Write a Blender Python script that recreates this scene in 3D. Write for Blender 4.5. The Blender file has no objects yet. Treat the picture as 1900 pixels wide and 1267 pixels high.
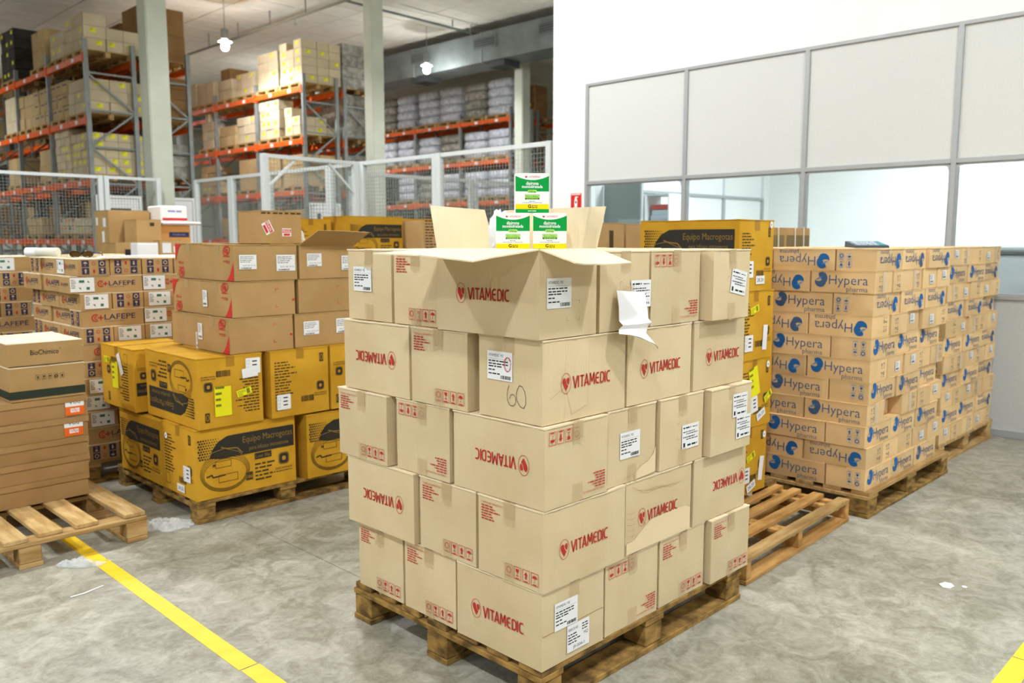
import bpy, bmesh, math, random
from mathutils import Matrix, Vector, noise

random.seed(7)
S = bpy.context.scene
COL = S.collection

# ------------------------------------------------------------------ camera
cam_d = bpy.data.cameras.new('camera')
cam = bpy.data.objects.new('camera', cam_d)
COL.objects.link(cam)
cam_d.sensor_width = 36.0
cam_d.lens = 1560.9 / 1900 * 36.0
cam_d.clip_end = 200
yaw, pit = math.radians(44.578), math.radians(-6.890)
fw = Vector((math.cos(pit) * math.cos(yaw), math.cos(pit) * math.sin(yaw), math.sin(pit)))
rt = Vector((math.sin(yaw), -math.cos(yaw), 0))
up = rt.cross(fw)
cam.matrix_world = Matrix(((rt.x, up.x, -fw.x, -1.8064), (rt.y, up.y, -fw.y, -1.6556), (rt.z, up.z, -fw.z, 1.472), (0, 0, 0, 1)))
cam_d.dof.use_dof = True
cam_d.dof.focus_distance = 2.75
cam_d.dof.aperture_fstop = 3.8
S.camera = cam

# ------------------------------------------------------------------ world, exposure
w = bpy.data.worlds.new('world')
S.world = w
w.use_nodes = True
w.node_tree.nodes['Background'].inputs[0].default_value = (0.95, 0.97, 1.0, 1)
w.node_tree.nodes['Background'].inputs[1].default_value = 0.05
S.view_settings.view_transform = 'Standard'
S.view_settings.look = 'None'
S.view_settings.gamma = 1.0
S.view_settings.exposure = 0.50
S.view_settings.use_curve_mapping = False

LAMP_WATT = 1500.0
LAMP_COL = (0.925, 0.955, 1.0)
# high bay lamps of the hall: a rough grid (the last ones and the rear row are unseen, added to brighten upright faces and fence)
LAMPS = [(-4.2, -2.6), (2.0, -3.2), (-4.2, 4.4), (2.4, 4.6), (-4.2, -9.4), (2.2, -9.4), (9.0, 11.9), (8.75, 18.9), (14.2, 17.55), (14.2, 11.0), (8.75, 30.0), (14.2, 25.0), (1.2, 24.5), (-9.3, -2.6), (-9.3, 4.4), (2.0, 9.4)]
LAMP_Z = 6.3

# ------------------------------------------------------------------ materials
def lin(c):
    return tuple(((x / 255) / 12.92 if x / 255 <= 0.04045 else (((x / 255) + 0.055) / 1.055) ** 2.4) for x in c)

MATS = {}
def mat(name, rgb, rough=0.6, metal=0.0, spec=0.4, emit=None, es=1.0, alpha=None, trans=0.0):
    if name in MATS:
        return MATS[name]
    m = bpy.data.materials.new(name)
    m.use_nodes = True
    p = m.node_tree.nodes['Principled BSDF']
    p.inputs['Base Color'].default_value = (*lin(rgb), 1)
    p.inputs['Roughness'].default_value = rough
    p.inputs['Metallic'].default_value = metal
    p.inputs['Specular IOR Level'].default_value = spec
    if emit:
        p.inputs['Emission Color'].default_value = (*lin(emit), 1)
        p.inputs['Emission Strength'].default_value = es
    if alpha is not None:
        p.inputs['Alpha'].default_value = alpha
    if trans:
        p.inputs['Transmission Weight'].default_value = trans
    m.diffuse_color = (*lin(rgb), 1)
    MATS[name] = m
    return m

def noisy(name, rgb, rgb2, scale=6.0, rough=0.75, spec=0.25, bump=0.0, bscale=60.0, stretch=(1, 1, 1), per_object=0.0, detail=4.0, lines=None, coords='Object', lo=0.35, hi=0.65, metal=0.0):
    """base colour mixed between two tones by a noise; optional fine bump, optional corrugation lines, optional tone shift per object"""
    if name in MATS:
        return MATS[name]
    m = mat(name, rgb, rough, metal, spec)
    nt = m.node_tree
    p = nt.nodes['Principled BSDF']
    tc = nt.nodes.new('ShaderNodeTexCoord')
    mp = nt.nodes.new('ShaderNodeMapping')
    mp.inputs['Scale'].default_value = stretch
    nt.links.new(tc.outputs[coords], mp.inputs['Vector'])
    n = nt.nodes.new('ShaderNodeTexNoise')
    n.inputs['Scale'].default_value = scale
    n.inputs['Detail'].default_value = detail
    vec = mp.outputs['Vector']
    if per_object:
        oi = nt.nodes.new('ShaderNodeObjectInfo')
        ad = nt.nodes.new('ShaderNodeVectorMath')
        ad.operation = 'MULTIPLY_ADD'
        cb = nt.nodes.new('ShaderNodeCombineXYZ')
        for i in range(3):
            nt.links.new(oi.outputs['Random'], cb.inputs[i])
        nt.links.new(cb.outputs[0], ad.inputs[0])
        ad.inputs[1].default_value = (37, 19, 53)
        nt.links.new(vec, ad.inputs[2])
        vec = ad.outputs[0]
    nt.links.new(vec, n.inputs['Vector'])
    cr = nt.nodes.new('ShaderNodeValToRGB')
    cr.color_ramp.elements[0].position = lo
    cr.color_ramp.elements[1].position = hi
    cr.color_ramp.elements[0].color = (*lin(rgb2), 1)
    cr.color_ramp.elements[1].color = (*lin(rgb), 1)
    nt.links.new(n.outputs['Fac'], cr.inputs['Fac'])
    col = cr.outputs['Color']
    if per_object:
        hs = nt.nodes.new('ShaderNodeHueSaturation')
        mr = nt.nodes.new('ShaderNodeMapRange')
        mr.inputs['To Min'].default_value = 1 - per_object
        mr.inputs['To Max'].default_value = 1 + per_object
        nt.links.new(oi.outputs['Random'], mr.inputs['Value'])
        nt.links.new(mr.outputs[0], hs.inputs['Value'])
        nt.links.new(col, hs.inputs['Color'])
        col = hs.outputs['Color']
    nt.links.new(col, p.inputs['Base Color'])
    if bump:
        b = nt.nodes.new('ShaderNodeBump')
        b.inputs['Strength'].default_value = bump
        b.inputs['Distance'].default_value = 0.002
        n2 = nt.nodes.new('ShaderNodeTexNoise')
        n2.inputs['Scale'].default_value = bscale
        n2.inputs['Detail'].default_value = 3
        nt.links.new(mp.outputs['Vector'], n2.inputs['Vector'])
        h = n2.outputs['Fac']
        if lines:
            wv = nt.nodes.new('ShaderNodeTexWave')
            wv.inputs['Scale'].default_value = lines
            wv.inputs['Distortion'].default_value = 0.3
            mp2 = nt.nodes.new('ShaderNodeMapping')
            mp2.inputs['Rotation'].default_value = (0, 0, math.radians(45))
            nt.links.new(tc.outputs[coords], mp2.inputs['Vector'])
            nt.links.new(mp2.outputs['Vector'], wv.inputs['Vector'])
            ma = nt.nodes.new('ShaderNodeMath')
            ma.operation = 'MULTIPLY_ADD'
            nt.links.new(wv.outputs['Fac'], ma.inputs[0])
            ma.inputs[1].default_value = 0.35
            nt.links.new(n2.outputs['Fac'], ma.inputs[2])
            h = ma.outputs[0]
        nt.links.new(h, b.inputs['Height'])
        nt.links.new(b.outputs['Normal'], p.inputs['Normal'])
    return m

def card(name, rgb, dark, po=0.05, lines=38.0):
    return noisy(name, rgb, dark, scale=5.0, rough=0.8, spec=0.18, bump=0.35, bscale=90.0, per_object=po, lines=lines)

def glass(name, tint=(255, 255, 255), gloss=0.06):
    m = bpy.data.materials.new(name)
    m.use_nodes = True
    nt = m.node_tree
    nt.nodes.clear()
    o = nt.nodes.new('ShaderNodeOutputMaterial')
    mx = nt.nodes.new('ShaderNodeMixShader')
    t = nt.nodes.new('ShaderNodeBsdfTransparent')
    t.inputs[0].default_value = (*lin(tint), 1)
    g = nt.nodes.new('ShaderNodeBsdfGlossy')
    g.inputs['Roughness'].default_value = 0.02
    lw = nt.nodes.new('ShaderNodeFresnel')
    lw.inputs[0].default_value = 1.45
    nt.links.new(lw.outputs[0], mx.inputs[0])
    nt.links.new(t.outputs[0], mx.inputs[1])
    nt.links.new(g.outputs[0], mx.inputs[2])
    nt.links.new(mx.outputs[0], o.inputs[0])
    MATS[name] = m
    return m

def film(name, rgb, alpha, rough=0.15):
    m = mat(name, rgb, rough, 0, 0.6, alpha=alpha)
    return m

M_CREAM = card('cream_cardboard', (216, 197, 159), (208, 188, 148))
M_CREAMTOP = card('cream_cardboard_lit', (238, 221, 188), (231, 213, 178), 0.03)  # tops and flaps painted paler, standing in for strong overhead light
M_KRAFT = card('kraft_cardboard', (190, 156, 106), (180, 146, 96), 0.06)
M_KRAFT2 = card('red_corner_cardboard', (182, 149, 99), (172, 139, 89), 0.04)
M_BLUEBOX = card('blue_logo_cardboard', (232, 199, 148), (221, 187, 135), 0.11)
M_MUST = card('mustard_cardboard', (208, 160, 46), (196, 146, 36), 0.05)
M_TRAY = card('tray_cardboard', (168, 134, 88), (158, 124, 78), 0.03)
M_RACKA = noisy('rack_carton_tan', (196, 170, 124), (182, 155, 108), 2.0, 0.85, per_object=0.10)
M_RACKB = noisy('rack_carton_pale', (212, 198, 168), (200, 184, 150), 2.0, 0.85, per_object=0.06)
M_RACKC = noisy('rack_carton_brown', (152, 116, 74), (136, 102, 62), 2.0, 0.85, per_object=0.10)
M_BALE = noisy('white_bale_wrap', (222, 224, 228), (176, 184, 194), 7.0, 0.45, per_object=0.06, bump=0.5, bscale=14)
M_BALEG = noisy('grey_bale_wrap', (176, 172, 160), (128, 126, 116), 7.0, 0.45, per_object=0.08, bump=0.5, bscale=14)
M_DARKLOAD = noisy('dark_crate', (62, 60, 54), (44, 42, 38), 4.0, 0.6, per_object=0.1)
M_WOOD = noisy('pallet_wood', (196, 164, 110), (160, 124, 72), 3.0, 0.85, bump=0.6, bscale=30, stretch=(1.5, 9, 9), per_object=0.16)
M_WOODY = noisy('pallet_wood_across', (208, 178, 124), (172, 138, 84), 3.0, 0.85, bump=0.6, bscale=30, stretch=(9, 1.5, 9), per_object=0.14)
M_WOODD = noisy('pallet_wood_weathered', (168, 132, 70), (92, 70, 38), 5.0, 0.9, bump=0.7, bscale=26, stretch=(3, 3, 6), per_object=0.16)
M_WOODP = noisy('pallet_wood_pine', (204, 160, 96), (170, 124, 64), 3.5, 0.8, bump=0.5, bscale=30, stretch=(1.5, 9, 9), per_object=0.12)
M_RED = mat('red_print', (186, 44, 34), 0.7)
M_REDL = mat('red_print_bright', (206, 52, 46), 0.7)
M_BLUE = mat('blue_print', (22, 98, 168), 0.7)
M_BLUEL = mat('light_blue_print', (96, 150, 196), 0.7)
M_BLUEG = mat('slate_blue_print', (64, 94, 138), 0.7)
M_NAVY = mat('navy_print', (42, 46, 84), 0.7)
M_BLACK = mat('black_print', (36, 34, 30), 0.7)
M_BAND = mat('charcoal_print', (44, 42, 34), 0.75)
M_BROWNP = mat('dark_brown_print', (74, 56, 22), 0.75)
M_BANDT = mat('band_lettering', (150, 116, 48), 0.75)
M_GREY = mat('grey_print', (120, 120, 120), 0.7)
M_WHITE = mat('white_paper', (240, 240, 240), 0.6)
M_LABEL = mat('label_paper', (234, 236, 236), 0.5)
M_GREENP = mat('label_green', (52, 112, 84), 0.6)
M_YTAG = mat('yellow_tag', (238, 232, 20), 0.55)
M_ORANGEP = mat('orange_print', (236, 104, 30), 0.55)
M_DKGREEN = mat('dark_green_print', (36, 50, 34), 0.7)
M_MGREEN = mat('medicine_green', (0, 158, 66), 0.35)
M_MLIME = mat('medicine_lime', (176, 232, 110), 0.35)
M_MYEL = mat('medicine_yellow', (252, 226, 0), 0.35)
M_MDARKG = mat('medicine_dark_green', (30, 110, 50), 0.35)
M_MWHITE = mat('medicine_white', (244, 246, 246), 0.35)
M_TAPE = film('clear_tape', (214, 190, 146), 0.35, 0.12)
M_TAPEB = film('brown_tape', (176, 126, 44), 0.45, 0.2)
M_STEEL = noisy('galvanised_steel', (150, 154, 152), (132, 136, 134), 4.0, 0.5, metal=0.25)
M_ORANGE = noisy('orange_beam_paint', (238, 104, 30), (222, 88, 22), 3.0, 0.5)
M_FENCE = mat('fence_paint', (210, 215, 213), 0.5)
M_WIRE = mat('fence_wire', (150, 158, 152), 0.5)
M_COLUMN = noisy('column_paint', (196, 200, 184), (186, 190, 172), 2.0, 0.7)
M_WALL = noisy('white_wall_paint', (244, 245, 243), (240, 241, 239), 1.5, 0.7, spec=0.2)
M_PANEL = noisy('partition_panel', (216, 218, 214), (210, 212, 208), 120.0, 0.6, spec=0.3)
M_PANELLOW = noisy('partition_panel_low', (196, 199, 196), (188, 191, 188), 140.0, 0.6, spec=0.3)
M_ALU = mat('grey_aluminium', (178, 182, 182), 0.45, 0.35)
M_GLASS = glass('window_glass', (244, 249, 250))
M_CEIL = noisy('ceiling_tile', (232, 229, 216), (224, 220, 206), 3.0, 0.9, spec=0.1, per_object=0.03)
M_CEILB = mat('ceiling_backing', (120, 114, 98), 0.9)
M_DUCT = noisy('duct_metal', (122, 130, 128), (104, 112, 110), 2.0, 0.55, metal=0.2)
M_DUCTD = mat('duct_grille_dark', (52, 58, 56), 0.7)
M_PIPE = mat('pipe_paint', (128, 124, 108), 0.6)
M_YFLOOR = noisy('yellow_floor_tape', (255, 214, 50), (246, 204, 40), 14.0, 0.45, spec=0.4)
M_PLASTIC = film('clear_plastic', (236, 240, 240), 0.36, 0.08)
M_DIM = mat('black_gap', (22, 20, 16), 0.9)

# concrete floor: cloudy tones + fine swirls, slightly polished
def concrete():
    m = mat('polished_concrete', (168, 166, 152), 0.5, 0, 0.35)
    nt = m.node_tree
    p = nt.nodes['Principled BSDF']
    tc = nt.nodes.new('ShaderNodeTexCoord')
    def nz(scale, det, rough, dist=0.0, st=(1, 1, 1)):
        mp = nt.nodes.new('ShaderNodeMapping')
        mp.inputs['Scale'].default_value = st
        nt.links.new(tc.outputs['Object'], mp.inputs['Vector'])
        n = nt.nodes.new('ShaderNodeTexNoise')
        n.inputs['Scale'].default_value = scale
        n.inputs['Detail'].default_value = det
        n.inputs['Roughness'].default_value = rough
        n.inputs['Distortion'].default_value = dist
        nt.links.new(mp.outputs[0], n.inputs['Vector'])
        return n.outputs['Fac']
    a = nz(1.3, 6, 0.6, 0.6)
    b = nz(7.0, 8, 0.65, 1.2)
    c = nz(42.0, 5, 0.7, 0.4)
    def ramp(src, lo, hi, c0, c1):
        r = nt.nodes.new('ShaderNodeValToRGB')
        r.color_ramp.elements[0].position = lo
        r.color_ramp.elements[1].position = hi
        r.color_ramp.elements[0].color = (*lin(c0), 1)
        r.color_ramp.elements[1].color = (*lin(c1), 1)
        nt.links.new(src, r.inputs[0])
        return r.outputs[0]
    ca = ramp(a, 0.40, 0.62, (128, 125, 105), (180, 176, 157))
    cb = ramp(b, 0.40, 0.66, (132, 129, 109), (212, 210, 194))
    cc = ramp(c, 0.38, 0.64, (104, 102, 92), (186, 186, 178))
    def mix(x, y, f, mode='MIX'):
        mx = nt.nodes.new('ShaderNodeMix')
        mx.data_type = 'RGBA'
        mx.blend_type = mode
        mx.inputs[0].default_value = f
        nt.links.new(x, mx.inputs[6])
        nt.links.new(y, mx.inputs[7])
        return mx.outputs[2]
    col = mix(mix(ca, cb, 0.55), cc, 0.22)
    nt.links.new(col, p.inputs['Base Color'])
    r = nt.nodes.new('ShaderNodeMapRange')
    r.inputs['To Min'].default_value = 0.32
    r.inputs['To Max'].default_value = 0.62
    nt.links.new(b, r.inputs[0])
    nt.links.new(r.outputs[0], p.inputs['Roughness'])
    return m
M_FLOOR = concrete()

# ------------------------------------------------------------------ geometry helpers
class MB:
    def __init__(s):
        s.v, s.f, s.mi, s.mats = [], [], [], []
    def slot(s, m):
        if m not in s.mats:
            s.mats.append(m)
        return s.mats.index(m)
    def poly(s, pts, m=None):
        i = len(s.v)
        s.v += [tuple(p) for p in pts]
        s.f.append(tuple(range(i, i + len(pts))))
        s.mi.append(s.slot(m) if m else 0)
    def box(s, x0, x1, y0, y1, z0, z1, m=None, bev=0.0):
        k = s.slot(m) if m else 0
        i = len(s.v)
        if bev <= 0:
            s.v += [(x, y, z) for z in (z0, z1) for y in (y0, y1) for x in (x0, x1)]
            fs = [(0, 2, 3, 1), (4, 5, 7, 6), (0, 1, 5, 4), (2, 6, 7, 3), (0, 4, 6, 2), (1, 3, 7, 5)]
            s.f += [tuple(i + a for a in f) for f in fs]
            s.mi += [k] * 6
            return
        bev = min(bev, (x1 - x0) * .45, (y1 - y0) * .45, (z1 - z0) * .45)
        rings = [(z0, bev), (z0 + bev, 0), (z1 - bev, 0), (z1, bev)]
        for z, b in rings:
            xa, xb, ya, yb = x0 + b, x1 - b, y0 + b, y1 - b
            c = bev if b == 0 else 0
            s.v += [(xa + c, ya, z), (xb - c, ya, z), (xb, ya + c, z), (xb, yb - c, z), (xb - c, yb, z), (xa + c, yb, z), (xa, yb - c, z), (xa, ya + c, z)] if b == 0 else \
                   [(xa + .0, ya, z), (xb, ya, z), (xb, ya, z), (xb, yb, z), (xb, yb, z), (xa, yb, z), (xa, yb, z), (xa, ya, z)]
        s.f.append(tuple(i + a for a in (7, 5, 3, 1)))
        s.mi.append(k)
        for r in range(3):
            for a in range(8):
                b2 = (a + 1) % 8
                s.f.append((i + r * 8 + a, i + r * 8 + b2, i + r * 8 + 8 + b2, i + r * 8 + 8 + a))
                s.mi.append(k)
        s.f.append(tuple(i + 24 + a for a in (1, 3, 5, 7)))
        s.mi.append(k)
    def bar(s, p, q, w, h, m=None, upv=(0, 0, 1)):
        """rectangular bar from p to q, w across, h along upv"""
        p, q = Vector(p), Vector(q)
        d = (q - p).normalized()
        u = Vector(upv)
        r = d.cross(u)
        if r.length < 1e-4:
            r = d.cross(Vector((1, 0, 0)))
        r.normalize()
        u = r.cross(d)
        i = len(s.v)
        for c in (p, q):
            for a, b in ((-1, -1), (1, -1), (1, 1), (-1, 1)):
                s.v.append(tuple(c + r * (a * w / 2) + u * (b * h / 2)))
        fs = [(0, 1, 2, 3), (4, 7, 6, 5), (0, 4, 5, 1), (1, 5, 6, 2), (2, 6, 7, 3), (3, 7, 4, 0)]
        s.f += [tuple(i + a for a in f) for f in fs]
        s.mi += [s.slot(m) if m else 0] * 6
    def tube(s, pts, rad, n=8, m=None, cap=True):
        k = s.slot(m) if m else 0
        pts = [Vector(p) for p in pts]
        i = len(s.v)
        for a, p in enumerate(pts):
            d = (pts[min(a + 1, len(pts) - 1)] - pts[max(a - 1, 0)]).normalized()
            r = d.cross(Vector((0, 0, 1)))
            if r.length < 1e-3:
                r = Vector((1, 0, 0))
            r.normalize()
            u = r.cross(d)
            rr = rad[a] if isinstance(rad, (list, tuple)) else rad
            for j in range(n):
                t = 2 * math.pi * j / n
                s.v.append(tuple(p + r * (rr * math.cos(t)) + u * (rr * math.sin(t))))
        for a in range(len(pts) - 1):
            for j in range(n):
                b = (j + 1) % n
                s.f.append((i + a * n + j, i + a * n + b, i + a * n + n + b, i + a * n + n + j))
                s.mi.append(k)
        if cap:
            s.f.append(tuple(i + j for j in reversed(range(n))))
            s.f.append(tuple(i + (len(pts) - 1) * n + j for j in range(n)))
            s.mi += [k, k]
    def mesh(s, name, m=None, smooth=False):
        me = bpy.data.meshes.new(name)
        me.from_pydata(s.v, [], s.f)
        for x in (s.mats or ([m] if m else [])):
            me.materials.append(x)
        if s.mats and len(s.mats) > 1:
            me.polygons.foreach_set('material_index', s.mi)
        if smooth:
            me.polygons.foreach_set('use_smooth', [True] * len(me.polygons))
            me.set_sharp_from_angle(angle=math.radians(35))
        me.update()
        return me

def obj(name, me, parent=None, loc=None, rotz=0.0, mw=None):
    o = bpy.data.objects.new(name, me)
    COL.objects.link(o)
    if parent is not None:
        o.parent = parent
    if mw is not None:
        o.matrix_local = mw
    else:
        if loc is not None:
            o.location = loc
        if rotz:
            o.rotation_euler = (0, 0, rotz)
    return o

def tag(o, label, cat, group=None, kind=None):
    if label:
        o['label'] = label
    if cat:
        o['category'] = cat
    if group:
        o['group'] = group
    if kind:
        o['kind'] = kind
    return o

def thing(name, label, cat, loc=(0, 0, 0), rotz=0.0, group=None):
    o = obj(name, None, None, loc, rotz)
    o.empty_display_size = 0.1
    return tag(o, label, cat, group)

def struct(name, me):
    o = obj(name, me)
    o['kind'] = 'structure'
    return o

ORD = ['first', 'second', 'third', 'fourth', 'fifth', 'sixth', 'seventh', 'eighth', 'ninth', 'tenth', 'eleventh', 'twelfth']

# ------------------------------------------------------------------ flat print designs
_TX = {}
def text_geo(s, bold):
    k = (s, bold)
    if k in _TX:
        return _TX[k]
    cu = bpy.data.curves.new('t', 'FONT')
    cu.body = s
    cu.size = 1.0
    cu.resolution_u = 2
    cu.offset = bold
    ob = bpy.data.objects.new('t', cu)
    me = bpy.data.meshes.new_from_object(ob)
    vs = [(v.co.x, v.co.y) for v in me.vertices]
    fs = [tuple(p.vertices) for p in me.polygons]
    bpy.data.objects.remove(ob)
    bpy.data.curves.remove(cu)
    bpy.data.meshes.remove(me)
    _TX[k] = (vs, fs)
    return _TX[k]

class Print(MB):
    """flat print: x to the right, y up, layer k lies k*0.25 mm above the surface"""
    LZ = 0.00025
    def P(s, pts, m, k=0):
        s.poly([(x, y, k * s.LZ) for x, y in pts], m)
    def rect(s, x, y, w, h, m, k=0):
        s.P([(x, y), (x + w, y), (x + w, y + h), (x, y + h)], m, k)
    def rrect(s, x, y, w, h, r, m, k=0):
        pts = []
        for cx, cy, a in ((x + w - r, y + r, -90), (x + w - r, y + h - r, 0), (x + r, y + h - r, 90), (x + r, y + r, 180)):
            for j in range(5):
                t = math.radians(a + 22.5 * j)
                pts.append((cx + r * math.cos(t), cy + r * math.sin(t)))
        s.P(pts, m, k)
    def frame(s, x, y, w, h, t, m, k=0):
        s.rect(x, y, w, t, m, k); s.rect(x, y + h - t, w, t, m, k)
        s.rect(x, y + t, t, h - 2 * t, m, k); s.rect(x + w - t, y + t, t, h - 2 * t, m, k)
    def line(s, pts, wd, m, k=0):
        for (x0, y0), (x1, y1) in zip(pts, pts[1:]):
            L = math.hypot(x1 - x0, y1 - y0) or 1e-6
            nx, ny = -(y1 - y0) / L * wd / 2, (x1 - x0) / L * wd / 2
            s.P([(x0 - nx, y0 - ny), (x1 - nx, y1 - ny), (x1 + nx, y1 + ny), (x0 + nx, y0 + ny)], m, k)
    def ell(s, cx, cy, rx, ry, a0=0, a1=360, n=28, rot=0.0):
        c, d = math.cos(rot), math.sin(rot)
        out = []
        for j in range(n + 1):
            t = math.radians(a0 + (a1 - a0) * j / n)
            x, y = rx * math.cos(t), ry * math.sin(t)
            out.append((cx + x * c - y * d, cy + x * d + y * c))
        return out
    def disc(s, cx, cy, rx, ry, m, k=0, n=24):
        s.P(s.ell(cx, cy, rx, ry, 0, 360, n)[:-1], m, k)
    def ring(s, cx, cy, rx, ry, wd, m, k=0, a0=0, a1=360, n=28, rot=0.0):
        s.line(s.ell(cx, cy, rx, ry, a0, a1, n, rot), wd, m, k)
    def text(s, t, x, y, h, m, k=0, width=None, al='l', bold=0.0):
        vs, fs = text_geo(t, bold)
        if not vs:
            return
        x0, x1 = min(v[0] for v in vs), max(v[0] for v in vs)
        sy = h / 0.72
        sx = sy if width is None else width / (x1 - x0)
        W = (x1 - x0) * sx
        ox = x - (W if al == 'r' else W / 2 if al == 'c' else 0)
        i = len(s.v)
        s.v += [(ox + (vx - x0) * sx, y + vy * sy, k * s.LZ) for vx, vy in vs]
        s.f += [tuple(i + a for a in f) for f in fs]
        s.mi += [s.slot(m)] * len(fs)
    def greek(s, x, y, wd, h, m, k=0, seed=0, al='l'):
        """an unreadable line of small print: a row of word-length dashes"""
        r = random.Random(seed)
        p = 0.0
        while p < wd:
            L = min(r.uniform(1.2, 4.5) * h, wd - p)
            if L > h * 0.4:
                xx = x + p if al == 'l' else x - p - L
                s.rect(xx, y, L, h * 0.75, m, k)
            p += L + h * 0.6
    def para(s, x, y, wd, lh, n, m, k=0, seed=0, al='l'):
        r = random.Random(seed)
        for i in range(n):
            s.greek(x, y - i * lh, wd * r.uniform(0.55, 1.0), lh * 0.55, m, k, seed + i, al)
    def barcode(s, x, y, wd, h, m, k=0, seed=0):
        r = random.Random(seed)
        p = 0.0
        while p < wd:
            a = r.choice((1, 1, 2, 3)) * wd / 70
            s.rect(x + p, y, min(a, wd - p), h, m, k)
            p += a + r.choice((1, 1, 2)) * wd / 70

DES = {}
def design(key, fn, *a):
    if key not in DES:
        p = Print()
        fn(p, *a)
        DES[key] = p.mesh(key)
    return DES[key]

def put(parent, name, me, face, sx, sy, a, b, inv=False, ang=0.0, sc=1.0, eps=0.0012, label=None):
    """lay a print / sticker on a face of a box whose base centre is the parent's origin.
    face 'L' = -x side, 'R' = -y side, 'T' = top; a, b = centre, right of / above the face's lower left corner as seen from outside"""
    if face == 'L':
        ex, ey, n = Vector((0, -1, 0)), Vector((0, 0, 1)), Vector((-1, 0, 0))
        o = Vector((-sx / 2 - eps, sy / 2 - a, b))
    elif face == 'R':
        ex, ey, n = Vector((1, 0, 0)), Vector((0, 0, 1)), Vector((0, -1, 0))
        o = Vector((-sx / 2 + a, -sy / 2 - eps, b))
    else:
        ex, ey, n = Vector((1, 0, 0)), Vector((0, 1, 0)), Vector((0, 0, 1))
        o = Vector((-sx / 2 + a, -sy / 2 + b, face[1] + eps))
    t = ang + (math.pi if inv else 0)
    c, d = math.cos(t) * sc, math.sin(t) * sc
    x2, y2 = ex * c + ey * d, ey * c - ex * d
    mw = Matrix(((x2.x, y2.x, n.x, o.x), (x2.y, y2.y, n.y, o.y), (x2.z, y2.z, n.z, o.z), (0, 0, 0, 1)))
    q = obj(name, me, parent, mw=mw)
    if label:
        q['label'] = label
    return q

# -- all designs are centred on (0,0)
def d_vita(p):
    cx = -0.098
    p.ring(cx, 0, .0225, .0315, .0016, M_RED, 0)
    heart_l = [(-.0155, .010), (-.013, .016), (-.008, .0175), (-.003, .015), (-.001, .010), (.001, .002), (.006, -.006), (.0105, -.008), (.000, -.0235), (-.006, -.014), (-.013, -.003), (-.016, .004)]
    heart_r = [(.0025, .0115), (.005, .0155), (.010, .0175), (.0145, .015), (.016, .009), (.0155, .003), (.0125, -.0045), (.008, -.002), (.0045, .004)]
    p.P([(cx + x, y) for x, y in heart_l], M_RED)
    p.P([(cx + x, y) for x, y in heart_r], M_RED)
    # hand-built squared lettering
    G = {'V': ([[(0, 1), (.38, 0), (.76, 1)]], .76), 'I': ([[(0, 0), (0, 1)]], 0), 'T': ([[(0, .93), (.72, .93)], [(.36, 0), (.36, .93)]], .72), 'A': ([[(0, 0), (.36, 1), (.72, 0)], [(.14, .28), (.58, .28)]], .72),
         'M': ([[(0, 0), (.10, 1), (.44, .30), (.78, 1), (.88, 0)]], .88), 'E': ([[(.62, .93), (.26, .93), (.06, .78), (.02, .5), (.06, .22), (.26, .07), (.62, .07)], [(.04, .52), (.58, .52)]], .62),
         'D': ([[(.04, .93), (.42, .93), (.64, .80), (.68, .5), (.64, .20), (.42, .07), (.04, .07), (.04, .93)]], .68), 'C': ([[(.66, .93), (.26, .93), (.06, .78), (.02, .5), (.06, .22), (.26, .07), (.66, .07)]], .66)}
    tot = sum(G[c][1] + .24 for c in 'VITAMEDIC')
    u = .190 / tot
    x = -.064
    for c in 'VITAMEDIC':
        for st in G[c][0]:
            p.line([(x + a * u, -.0185 + b * .037) for a, b in st], .0052, M_RED, 0)
            for a, b in st[1:-1]:
                p.disc(x + a * u, -.0185 + b * .037, .0026, .0026, M_RED, 1, 8)
        x += (G[c][1] + .24 + {'V': -.05, 'T': -.15, 'I': .05, 'E': .02}.get(c, 0)) * u
def icon_recycle(p, x, y, s, m):
    for k in range(3):
        p.ring(x, y, s * .26, s * .26, s * .13, m, 1, 100 + k * 120, 185 + k * 120, 5)
        t = math.radians(190 + k * 120)
        cx, cy = x + s * .26 * math.cos(t), y + s * .26 * math.sin(t)
        p.P([(cx + s * .13 * math.cos(t), cy + s * .13 * math.sin(t)), (cx - s * .13 * math.cos(t), cy - s * .13 * math.sin(t)), (cx - s * .17 * math.sin(t), cy + s * .17 * math.cos(t))][::-1], m, 1)
def icon_glass(p, x, y, s, m):
    p.P([(x - s * .2, y + s * .32), (x - s * .17, y + s * .08), (x - s * .04, y - s * .02), (x + s * .04, y - s * .02), (x + s * .17, y + s * .08), (x + s * .2, y + s * .32)][::-1], m, 1)
    p.rect(x - s * .025, y - s * .26, s * .05, s * .25, m, 1)
    p.rect(x - s * .16, y - s * .32, s * .32, s * .07, m, 1)
def icon_up(p, x, y, s, m):
    p.P([(x - s * .09, y - s * .32), (x + s * .09, y - s * .32), (x + s * .09, y + s * .04), (x - s * .09, y + s * .04)], m, 1)
    p.P([(x - s * .22, y + s * .04), (x + s * .22, y + s * .04), (x, y + s * .34)], m, 1)
def icon_umbrella(p, x, y, s, m):
    p.P([(x + s * .28 * math.cos(math.radians(t)), y + s * .02 + s * .26 * math.sin(math.radians(t))) for t in range(0, 181, 20)], m, 1)
    p.rect(x - s * .02, y - s * .30, s * .04, s * .34, m, 1)
    p.rect(x - s * .12, y - s * .32, s * .12, s * .05, m, 1)
ICONS = (icon_recycle, icon_glass, icon_up, icon_umbrella)
def d_icons(p):
    for i, f in enumerate(ICONS):
        x = -.0555 + i * .037
        p.frame(x - .0155, -.0205, .031, .041, .0016, M_RED)
        f(p, x, .002, .036, M_RED)
        p.rect(x - .008, -.0185, .016, .003, M_RED, 1)
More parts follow.
